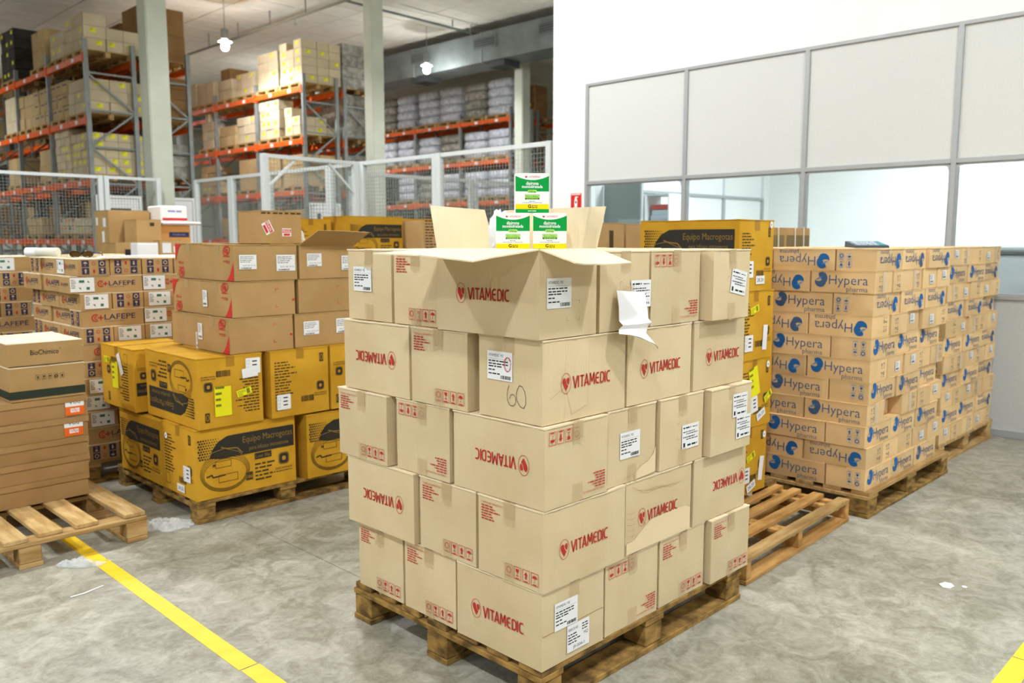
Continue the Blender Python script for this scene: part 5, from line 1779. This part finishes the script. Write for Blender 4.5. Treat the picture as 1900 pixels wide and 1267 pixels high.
# the top of the nearer stack goes on behind
for k in range(3):
    for i in range(2):
        x = 2.97 + k * .30 if i == 0 else 2.86 + k * .33
        y = .29 if i == 0 else .66
        hyp(NS, 1, 9, x, x + .29, y, y + .355, '', '', 'back place %s' % ORD[k * 2 + i], GH1, k)
for row in range(1, 12):
    ox, oy = 3.955, .128
    j = lambda s=.010: rr.uniform(-s, s)
    if row % 2 == 0:
        up2 = 'ilogo' if row in (4,) else 'logo'
        for k in range(3):
            d = j(.01) + (.02 if row == 4 and k == 2 else 0)
            hyp(FS, row, k, ox + k * .372, ox + k * .372 + .362, oy + d, oy + d + .215, 'lab' if k == 0 else '', up2 if k < 2 else 'ilogo', ('near corner', 'second on right', 'third on right')[k], GH2, row * 3 + k + 1)
        hyp(FS, row, 3, ox, ox + .235, oy + .222, oy + .58, 'logo', '', 'second on left', GH2, row * 3 + 1)
    else:
        x = ox
        for k in range(5):
            d = j(.008)
            hyp(FS, row, k, x, x + .222, oy + d, oy + d + .345, ('logo' if row > 4 else 'ilogo') if k == 0 else '', ('end', 'lab', 'end', 'end', 'lab')[(k + row) % 5], ('near corner', 'second on right', 'third on right', 'fourth on right', 'fifth on right')[k], GH2, row * 5 + k)
            x += .226
        hyp(FS, row, 5, ox, ox + .235, oy + .352, oy + .705, 'logo', '', 'second on left', GH2, row * 3 + 2)

# calculator lying on the nearer stack
t = thing('calculator', 'grey-blue pocket calculator lying on the nearer blue-logo cartons', 'calculator', (2.735, .165, ZH + 11 * HH + .0035), math.radians(-38))
q = MB()
q.v = [(-.095, -.055, 0), (.095, -.055, 0), (.095, .055, .004), (-.095, .055, .004), (-.095, -.055, .012), (.095, -.055, .012), (.092, .058, .036), (-.092, .058, .036)]
q.f = [(0, 3, 2, 1), (4, 5, 6, 7), (0, 1, 5, 4), (2, 3, 7, 6), (1, 2, 6, 5), (3, 0, 4, 7)]; q.mi = [0] * 6
obj('body', q.mesh('calculator_body', mat('calculator_grey', (72, 82, 92), .35)), t)
def onc(nm, x0, x1, v0, v1, m, h=.002):
    q = MB()
    def P(x, v, up_): return (x, -.055 + .113 * v, .012 + .024 * v + up_)
    q.v = [P(x0, v0, 0), P(x1, v0, 0), P(x1, v1, 0), P(x0, v1, 0), P(x0, v0, h), P(x1, v0, h), P(x1, v1, h), P(x0, v1, h)]
    q.f = [(4, 5, 6, 7), (0, 1, 5, 4), (2, 3, 7, 6), (1, 2, 6, 5), (3, 0, 4, 7)]; q.mi = [0] * 5
    return obj(nm, q.mesh(nm, m), t)
onc('display', -.075, .075, .70, .94, mat('lcd', (150, 176, 190), .2))
for i in range(5):
    for j in range(3):
        onc('key', -.08 + i * .033, -.08 + i * .033 + .026, .08 + j * .2, .22 + j * .2, mat('key_pale', (176, 190, 196), .4) if i < 4 else mat('key_teal', (70, 160, 172), .4), .004)

# ================================================================== RED EMBLEM CARTONS (left)
FLG, FEN, FLB = design('red_emblem_logo', d_lafepe), design('navy_squares', d_lafend), design('green_label', d_laflabel)
ZF, HF_ = .1435, .1015
GF1, GF2 = 'red-emblem cartons of the nearer left stack', 'red-emblem cartons of the farther left stack'
def laf(stack, row, x0, x1, y0, y1, L, R, side, group, seed):
    z0 = ZF + (12 - row) * HF_
    look = {'logo': 'red-navy logo', 'end': 'navy squares', 'lab': 'white and green label', '': 'plain side', 'lablogo': 'label beside navy logo'}
    lab = 'thin carton with %s, %s row down, %s, %s' % (look[R or L], ORD[row - 1], side, stack)
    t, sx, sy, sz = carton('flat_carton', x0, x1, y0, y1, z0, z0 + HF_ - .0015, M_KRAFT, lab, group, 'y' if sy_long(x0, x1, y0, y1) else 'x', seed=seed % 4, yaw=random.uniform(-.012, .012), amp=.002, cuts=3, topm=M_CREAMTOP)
    for face, code in (('L', L), ('R', R)):
        w = sy if face == 'L' else sx
        if code == 'logo': put(t, 'red_emblem_logo', FLG, face, sx, sy, w * .55, sz * .52, sc=min(1.0, w / .40))
        elif code == 'lablogo':
            put(t, 'green_label', FLB, face, sx, sy, .070, sz * .5, eps=.003); put(t, 'red_emblem_logo', FLG, face, sx, sy, w * .66, sz * .52, sc=.68 * w / .36)
        elif code == 'end': put(t, 'navy_squares', FEN, face, sx, sy, w * .5, sz * .5, inv=bool(seed % 5 == 2))
        elif code == 'lab': put(t, 'green_label', FLB, face, sx, sy, w * .5, sz * .5, eps=.003)
    return t
NL, FL2 = 'nearer left stack', 'farther left stack'
for row in range(1, 13):
    ox, oy = -.070, 3.634
    if row == 2: ox = -.118
    if row in (2, 4, 6, 9, 11):      # long sides to the front
        laf(NL, row, ox, ox + .37 + (.05 if row == 2 else 0), oy, oy + .18, 'logo' if row in (2,) else 'end', 'lablogo' if row in (2, 9) else ('lab' if row == 9 else 'logo'), 'near corner', GF1, row)
        laf(NL, row, .306, .676, oy + .004, oy + .18, '', 'lablogo', 'second on right', GF1, row + 1)
        laf(NL, row, ox + .02, ox + .20, oy + .186, oy + .55, 'logo', '', 'second on left', GF1, row)
        laf(NL, row, ox + .01, ox + .20, oy + .556, oy + .92, 'logo', '', 'third on left', GF1, row + 2)
        laf(NL, row, .682, .98, oy + .008, oy + .18, '', 'logo', 'third on right', GF1, row + 4)
    else:
        laf(NL, row, ox, ox + .180, oy - .01, oy + .36, 'logo' if row != 1 else 'lablogo', 'lab' if row in (3, 8, 10) else 'end', 'near corner', GF1, row)
        laf(NL, row, ox + .184, ox + .370, oy - .006, oy + .36, '', 'lab' if row == 5 else 'end', 'second on right', GF1, row + 1)
        laf(NL, row, ox + .376, ox + .570, oy, oy + .36, '', 'lab' if row in (3, 5, 7) else 'end', 'third on right', GF1, row + 2)
        laf(NL, row, ox, ox + .185, oy + .366, oy + .728, 'logo', '', 'second on left', GF1, row + 3)
        laf(NL, row, ox + .01, ox + .36, oy + .735, oy + .915, 'end', '', 'third on left', GF1, row + 4)
        laf(NL, row, ox + .576, ox + .77, oy + .004, oy + .36, '', 'end', 'fourth on right', GF1, row + 5)
for k in range(5):
    x0 = [.13, .50, .32, .13, .50][k]
    y0 = [4.03, 4.03, 4.22, 4.41, 4.41][k]
    laf(NL, 1, x0 + .19, x0 + .54, y0, y0 + .18, '', '', 'back place %s' % ORD[k], GF1, k)
for row in range(1, 13):
    ox, oy = -.155, 4.74
    if row % 2:
        laf(FL2, row, ox - .20, ox + .165, oy, oy + .18, 'end', 'lab' if row < 3 else ('logo' if row % 4 == 1 else 'end'), 'near corner', GF2, row)
        laf(FL2, row, ox - .565, ox - .21, oy + .01, oy + .19, 'end', 'logo', 'left of corner', GF2, row + 1)
    else:
        laf(FL2, row, ox - .05, ox + .135, oy - .006, oy + .36, 'logo', 'end', 'near corner', GF2, row)
        laf(FL2, row, ox - .245, ox - .056, oy, oy + .36, 'logo', 'lab' if row == 2 else 'end', 'left of corner', GF2, row + 1)
        laf(FL2, row, ox - .44, ox - .25, oy, oy + .36, 'logo', 'logo', 'second left of corner', GF2, row + 2)
for k in range(4):
    laf(FL2, 1, -.70 + .2 * k, -.51 + .2 * k, 4.98, 5.34, '', '', 'back place %s' % ORD[k], GF2, k)

# things lying on the red-emblem cartons
zt = ZF + 12 * HF_ + .004
t = thing('sunglasses', 'dark sunglasses with brown lenses lying on the red-emblem cartons', 'glasses', (-.035, 3.66, zt), math.radians(-47))
fm, lm = mat('tortoise_frame', (52, 40, 24), .3), mat('brown_lens', (92, 64, 26), .1)
for s in (-1, 1):
    q = MB()
    pts = [(s * .036 + .032 * math.cos(a) * (1.05 if abs(math.cos(a)) > .5 else 1), 0, .024 + .019 * math.sin(a)) for a in [2 * math.pi * k / 14 for k in range(15)]]
    q.tube(pts, .0035, 6, cap=False)
    obj('rim', q.mesh('rim', fm, True), t)
    q = MB(); q.poly([(x, .001, z) for x, y, z in pts[:-1]]); q.poly([(x, .003, z) for x, y, z in pts[:-1]][::-1])
    obj('lens', q.mesh('lens', lm), t)
    q = MB(); q.tube([(s * .069, 0, .034), (s * .074, .012, .034), (s * .071, .09, .030), (s * .067, .125, .006)], .003, 6)
    obj('temple', q.mesh('temple', fm, True), t)
q = MB(); q.tube([(-.008, 0, .030), (0, -.003, .034), (.008, 0, .030)], .0035, 6)
obj('bridge', q.mesh('bridge', fm, True), t)
t = thing('paper_roll', 'white roll of labels lying behind the sunglasses', 'roll', (-.10, 4.25, zt + .029), math.radians(40))
q = MB(); q.tube([(0, -.14, 0), (0, .0, 0)], .028, 16); obj('tube', q.mesh('tube', mat('roll_grey', (214, 214, 200), .6), True), t)
q = MB(); q.tube([(0, .0, 0), (0, .07, 0)], .0285, 16); obj('label_end', q.mesh('label_end', M_WHITE, True), t)
for i, (x, y, sx, sy, a) in enumerate(((.18, 3.66, .22, .12, .1), (.42, 3.72, .26, .10, -.05), (.22, 4.25, .4, .16, .2))):
    q = MB()
    for k in range(3): q.box(-sx / 2 + k * .004, sx / 2 - k * .003, -sy / 2 + k * .003, sy / 2 - k * .002, k * .004, k * .004 + .0036)
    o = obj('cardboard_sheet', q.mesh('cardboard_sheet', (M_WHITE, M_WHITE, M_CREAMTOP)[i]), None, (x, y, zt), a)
    tag(o, ['white card sheets on the red-emblem cartons, right of the sunglasses', 'long white card sheets on the red-emblem cartons near the red-corner cartons', 'cream cardboard sheets at the back of the red-emblem cartons'][i], 'cardboard')

# ================================================================== GREEN BAND CARTONS AND TRAYS (front left pallet)
BXX = -.292
BIO, BIC, POA = design('shop_lettering', d_bio), design('black_icons', d_bioicons), design('poa_sticker', d_poa)
zb = [.144, .262, .363, .460, .566, .674]
for k in range(5):
    x1 = BXX + (-.010, -.003, -.001, .004, .006)[k]
    t, sx, sy, sz = carton('flat_tray', x1 - .52, x1, 2.955 - .004 * (k % 2), 3.46, zb[k], zb[k + 1] - .0015, M_TRAY, ('lowest long brown tray on the bare-slat pallet', 'second lowest long brown tray on the bare-slat pallet', 'middle long brown tray of the left stack', 'long brown tray with the lower orange and white sticker', 'long brown tray with the upper orange and white sticker')[k], 'long brown trays', 'x', seed=k % 4, amp=.002, cuts=4)
    if k > 2: put(t, 'orange_sticker', POA, 'R', sx, sy, sx - (.072 if k == 3 else .062), sz * .5, inv=True, eps=.003, sc=.96)
    # overlapping lid edge
    bx('lid_rim', t, M_TRAY, -sx / 2 - .004, sx / 2 + .004, -sy / 2 - .005, -sy / 2, sz - .03, sz - .001)
for k, (z0, z1) in enumerate(((.676, .846), (.848, .966))):
    x0, x1, y0 = -.640, -.292, 2.95
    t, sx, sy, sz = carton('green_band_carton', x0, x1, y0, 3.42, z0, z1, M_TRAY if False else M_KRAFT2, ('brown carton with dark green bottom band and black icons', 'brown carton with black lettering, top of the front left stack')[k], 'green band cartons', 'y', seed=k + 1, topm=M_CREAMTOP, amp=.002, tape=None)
    if k == 0:
        q = Print(); q.rect(-.174, -.020, .348, .040, M_DKGREEN, 0)
        for i in range(46): q.rect(-.170 + i * .0075, -.016, .001, .032, M_BLACK, 1)
        put(t, 'green_band', q.mesh('green_band'), 'R', sx, sy, sx / 2, .032)
        q = Print(); q.rect(-.234, -.020, .468, .040, M_DKGREEN, 0)
        put(t, 'green_band', q.mesh('green_band'), 'L', sx, sy, sy / 2, .032)
        put(t, 'black_icons', BIC, 'R', sx, sy, .185, .112)
    else:
        put(t, 'lettering', BIO, 'R', sx, sy, .172, .065)
        q = Print(); q.rect(-.172, -.0012, .344, .0024, M_DKGREEN, 0)
        put(t, 'green_line', q.mesh('green_line'), 'R', sx, sy, sx / 2, .004)

# ================================================================== CARTONS FURTHER BACK
def far_stack(name, x0, x1, y0, y1, tops, m, labels, group, mat2=None):
    z = 0.0
    out = []
    for k, zt in enumerate(tops):
        o = plain_carton(name, x0, x1, y0, y1, z, zt - .002, m, labels[k] + ('' if k == len(tops) - 1 else ', %s from the floor' % ORD[k]), group)
        out.append(o)
        z = zt
    return out
def lines(o, face, sx, sy, a, b2, wd, n, lh, m=M_BROWNP, seed=1):
    q = Print(); q.para(-wd / 2, n * lh / 2, wd, lh, n, m, 0, seed)
    put(o, 'small_print', q.mesh('small_print'), face, sx, sy, a, b2, eps=.002)
def patch(o, nm, face, sx, sy, a, b2, wd, hh, m):
    q = Print(); q.rect(-wd / 2, -hh / 2, wd, hh, m, 0)
    return put(o, nm, q.mesh(nm), face, sx, sy, a, b2, eps=.002)
HB = ['lower kraft carton hidden behind the front stack']
# behind the open carton, left of it
HB = ['kraft carton under the fine-print one behind the front stack']
s = far_stack('kraft_carton', 3.02, 3.60, 4.22, 4.56, (.42, .84, 1.25, 1.648), M_KRAFT, HB * 3 + ['kraft carton with fine print right of the dark-band mustard carton'], 'kraft cartons behind the front stack')
lines(s[-1], 'R', .58, .34, .10, .28, .14, 12, .026); patch(s[-1], 'tape_strip', 'R', .58, .34, .27, .2, .07, .38, M_TAPEB); patch(s[-1], 'black_mark', 'R', .58, .34, .43, .30, .05, .10, M_BROWNP)
# behind the open carton, right of it
G5 = 'kraft cartons behind the right side of the front stack'
HB = ['kraft carton under the black-mark one behind the front stack']
s = far_stack('kraft_carton', 3.26, 3.60, 2.42, 2.80, (.4, .8, 1.2, 1.605), M_KRAFT, HB * 3 + ['kraft carton with a black mark just right of the open carton'], G5)
patch(s[-1], 'black_mark', 'R', .34, .38, .17, .27, .05, .15, M_BROWNP); lines(s[-1], 'R', .34, .38, .17, .14, .12, 3, .02)
HB = ['kraft carton under the printed-lines one behind the front stack']
s = far_stack('kraft_carton', 3.625, 4.10, 2.42, 2.80, (.4, .8, 1.2, 1.600), M_KRAFT, HB * 3 + ['kraft carton with printed lines left of the tall mustard column'], G5)
lines(s[-1], 'R', .475, .38, .32, .25, .22, 6, .03); lines(s[-1], 'L', .475, .38, .19, .2, .2, 6, .03)
# tape-strapped cartons behind the nearer blue-logo stack
for k, (x0, x1) in enumerate(((3.43, 3.90), (3.905, 4.29))):
    s = far_stack('strapped_carton', x0, x1, 1.215, 1.50, (.40, .80, 1.20, 1.560), M_KRAFT, ['carton below the %s strapped carton behind the blue-logo stack' % ('left', 'right')[k]] * 3 + [('kraft carton with two white straps, next to the tall mustard column', 'kraft carton with two white straps, left of the calculator')[k]], 'strapped kraft cartons')
    w2 = x1 - x0
    patch(s[-1], 'grey_print', 'R', w2, .285, w2 / 2, .25, w2 * .92, .11, mat('print_grey_brown', (128, 112, 78), .8))
    for a in (.13, w2 - .12):
        q = MB(); q.tube([(0, 0, 0), (.006, 0, .18), (0, 0, .362)], .006, 6)
        g = obj('strap', q.mesh('strap', mat('strap_white', (232, 226, 206), .6), True), s[-1], (-w2 / 2 + a, -.149, .004))
# left back group by the fence
o = far_stack('brown_carton', 1.10, 1.47, 6.32, 6.66, (.45, .9, 1.34, 1.742), M_KRAFT2, ['lower brown carton behind the red-emblem cartons'] * 3 + ['tall brown carton with white tags behind the red-emblem cartons'], 'brown cartons by the fence')
for a, b2, w2, hh in ((.06, .30, .05, .07), (.24, .29, .07, .08), (.20, .16, .06, .10)): patch(o[-1], 'white_tag', 'L', .37, .34, a, b2, w2, hh, M_LABEL)
o = far_stack('brown_carton', 1.225, 1.45, 6.02, 6.30, (.45, .9, 1.38, 1.655), M_KRAFT, ['lower kraft carton before the tall brown carton'] * 3 + ['square kraft carton in front of the tall brown carton'], 'brown cartons by the fence')
patch(o[-1], 'black_mark', 'R', .225, .28, .14, .23, .04, .03, M_BROWNP)
o = far_stack('orange_carton', 1.475, 1.755, 6.10, 6.42, (.45, .9, 1.38, 1.608), card('orange_cardboard', (214, 158, 92), (204, 148, 82)), ['lower orange carton under the blue-label carton'] * 3 + ['orange carton with a dark blue label below the white box'], 'brown cartons by the fence')
patch(o[-1], 'blue_label', 'R', .28, .32, .17, .14, .19, .045, M_NAVY)
q = Print(); q.text('FARMA', 0, -.009, .018, mat('lilac', (150, 140, 200), .6), 0, width=.12, al='c'); put(o[-1], 'label_text', q.mesh('label_text'), 'R', .28, .32, .17, .14, eps=.003)
t = thing('white_tray', 'white flat tray lying on the orange carton', 'lid', (1.665, 6.26, 1.609)); bx('plate', t, M_WHITE, -.185, .185, -.19, .19, .004, .030, bev=.010); bx('rim', t, M_WHITE, -.175, .175, -.175, .175, 0, .006)
t = thing('white_box', 'white box with a red stripe and blue lettering on the white tray', 'box', (1.612, 6.26, 1.6395)); bx('body', t, M_MWHITE, -.125, .125, -.15, .15, 0, .145, bev=.012)
patch(t, 'red_stripe', 'R', .25, .30, .13, .022, .235, .024, M_REDL)
q = Print(); q.text('Kangaroo', 0, -.006, .016, mat('lilac_blue', (120, 124, 196), .6), 0, width=.13, al='c') if False else q.greek(-.06, -.006, .13, .018, mat('lilac_blue', (140, 144, 204), .6), 0, 6)
put(t, 'lettering', q.mesh('lettering'), 'R', .25, .30, .125, .095, eps=.002)
# low row in front of them
q = far_stack('brown_carton', .98, 1.22, 5.86, 6.1, (.5, 1.0, 1.452), M_KRAFT2, ['lower brown carton at the back left'] * 2 + ['brown carton with dark label left of the white tilted box'], 'brown cartons by the fence')
patch(q[-1], 'dark_label', 'R', .24, .24, .14, .36, .13, .06, M_BLACK)
q = far_stack('white_carton', 1.04, 1.215, 5.55, 5.70, (.5, 1.0, 1.450), M_MWHITE, ['lower white carton at the back left'] * 2 + ['white carton standing behind the red-emblem cartons'], 'white cartons at the back left')
q = far_stack('brown_carton', 1.36, 1.62, 5.86, 6.01, (.5, 1.0, 1.47), M_KRAFT, ['lower kraft carton at the back'] * 2 + ['kraft carton with a white and teal sticker behind the red-corner cartons'], 'brown cartons by the fence')
patch(q[-1], 'white_sticker', 'R', .26, .15, .06, .40, .08, .09, M_LABEL); patch(q[-1], 'white_sticker', 'R', .26, .15, .15, .385, .06, .06, M_LABEL)

# ================================================================== LITTER ON THE FLOOR
def film_sheet(label, cx, cy, rx, ry, h, ang, seed):
    q = MB()
    nx, ny = 34, 22
    off = Vector((seed * 9.3, seed * 4.1, 0))
    for i in range(nx + 1):
        for j in range(ny + 1):
            u, v = i / nx * 2 - 1, j / ny * 2 - 1
            wv = 1 + .35 * noise.noise(Vector((u * 1.6, v * 1.6, 3)) + off)
            x, y = u * rx * wv * math.sqrt(1 - v * v * .45), v * ry * wv * math.sqrt(1 - u * u * .45)
            p = Vector((x * 11, y * 11, 0)) + off
            z = .55 * (1 - abs(noise.noise(p)) * 2.2) + .35 * (1 - abs(noise.noise(p * 2.3)) * 2.2) + .18 * (1 - abs(noise.noise(p * 5)) * 2)
            edge = max(0.0, 1 - max(abs(u), abs(v)) ** 3)
            z = .002 + max(0.0, z) * h * (.25 + .75 * edge)
            q.v.append((x * math.cos(ang) - y * math.sin(ang), x * math.sin(ang) + y * math.cos(ang), z))
    for i in range(nx):
        for j in range(ny):
            a = i * (ny + 1) + j
            q.f.append((a, a + ny + 1, a + ny + 2, a + 1))
    K = len(q.v)
    q.v += [(x, y, .0008 + z * .25) for x, y, z in q.v]
    q.f += [tuple(K + i for i in reversed(f)) for f in q.f]
    q.mi = [0] * len(q.f)
    o = obj('plastic_bag', q.mesh('plastic_bag', M_PLASTIC, True), None, (cx, cy, 0))
    return tag(o, label, 'plastic')
film_sheet('clear crumpled plastic bag on the floor beside the mustard stack pallet', -.07, 2.55, .135, .075, .055, -.62, 1)
film_sheet('clear crumpled plastic scrap on the floor beside the bare-slat pallet', -.565, 2.335, .10, .045, .04, -.72, 2)
def scrap(label, pts, cat='paper'):
    q = MB()
    n = len(pts)
    q.v = [(x, y, .0012) for x, y in pts] + [(x, y, .003) for x, y in pts]
    q.f = [tuple(range(n, 2 * n))] + [(i, (i + 1) % n, n + (i + 1) % n, n + i) for i in range(n)]
    q.mi = [0] * len(q.f)
    o = obj('paper_scrap', q.mesh('paper_scrap', M_WHITE))
    return tag(o, label, cat)
scrap('larger white paper scrap on the floor at the right', [(1.925, -.555), (1.955, -.528), (1.995, -.540), (2.000, -.565), (1.975, -.585), (1.935, -.580)])
scrap('tiny white paper scrap beside the larger one on the floor', [(1.985, -.615), (2.0, -.605), (2.012, -.613), (2.005, -.628), (1.99, -.626)])
scrap('thin white strip lying on the floor left of the yellow line', [(-.715, 1.985), (-.66, 1.985), (-.575, 2.012), (-.577, 2.018), (-.662, 1.993), (-.715, 1.993)], 'strip')
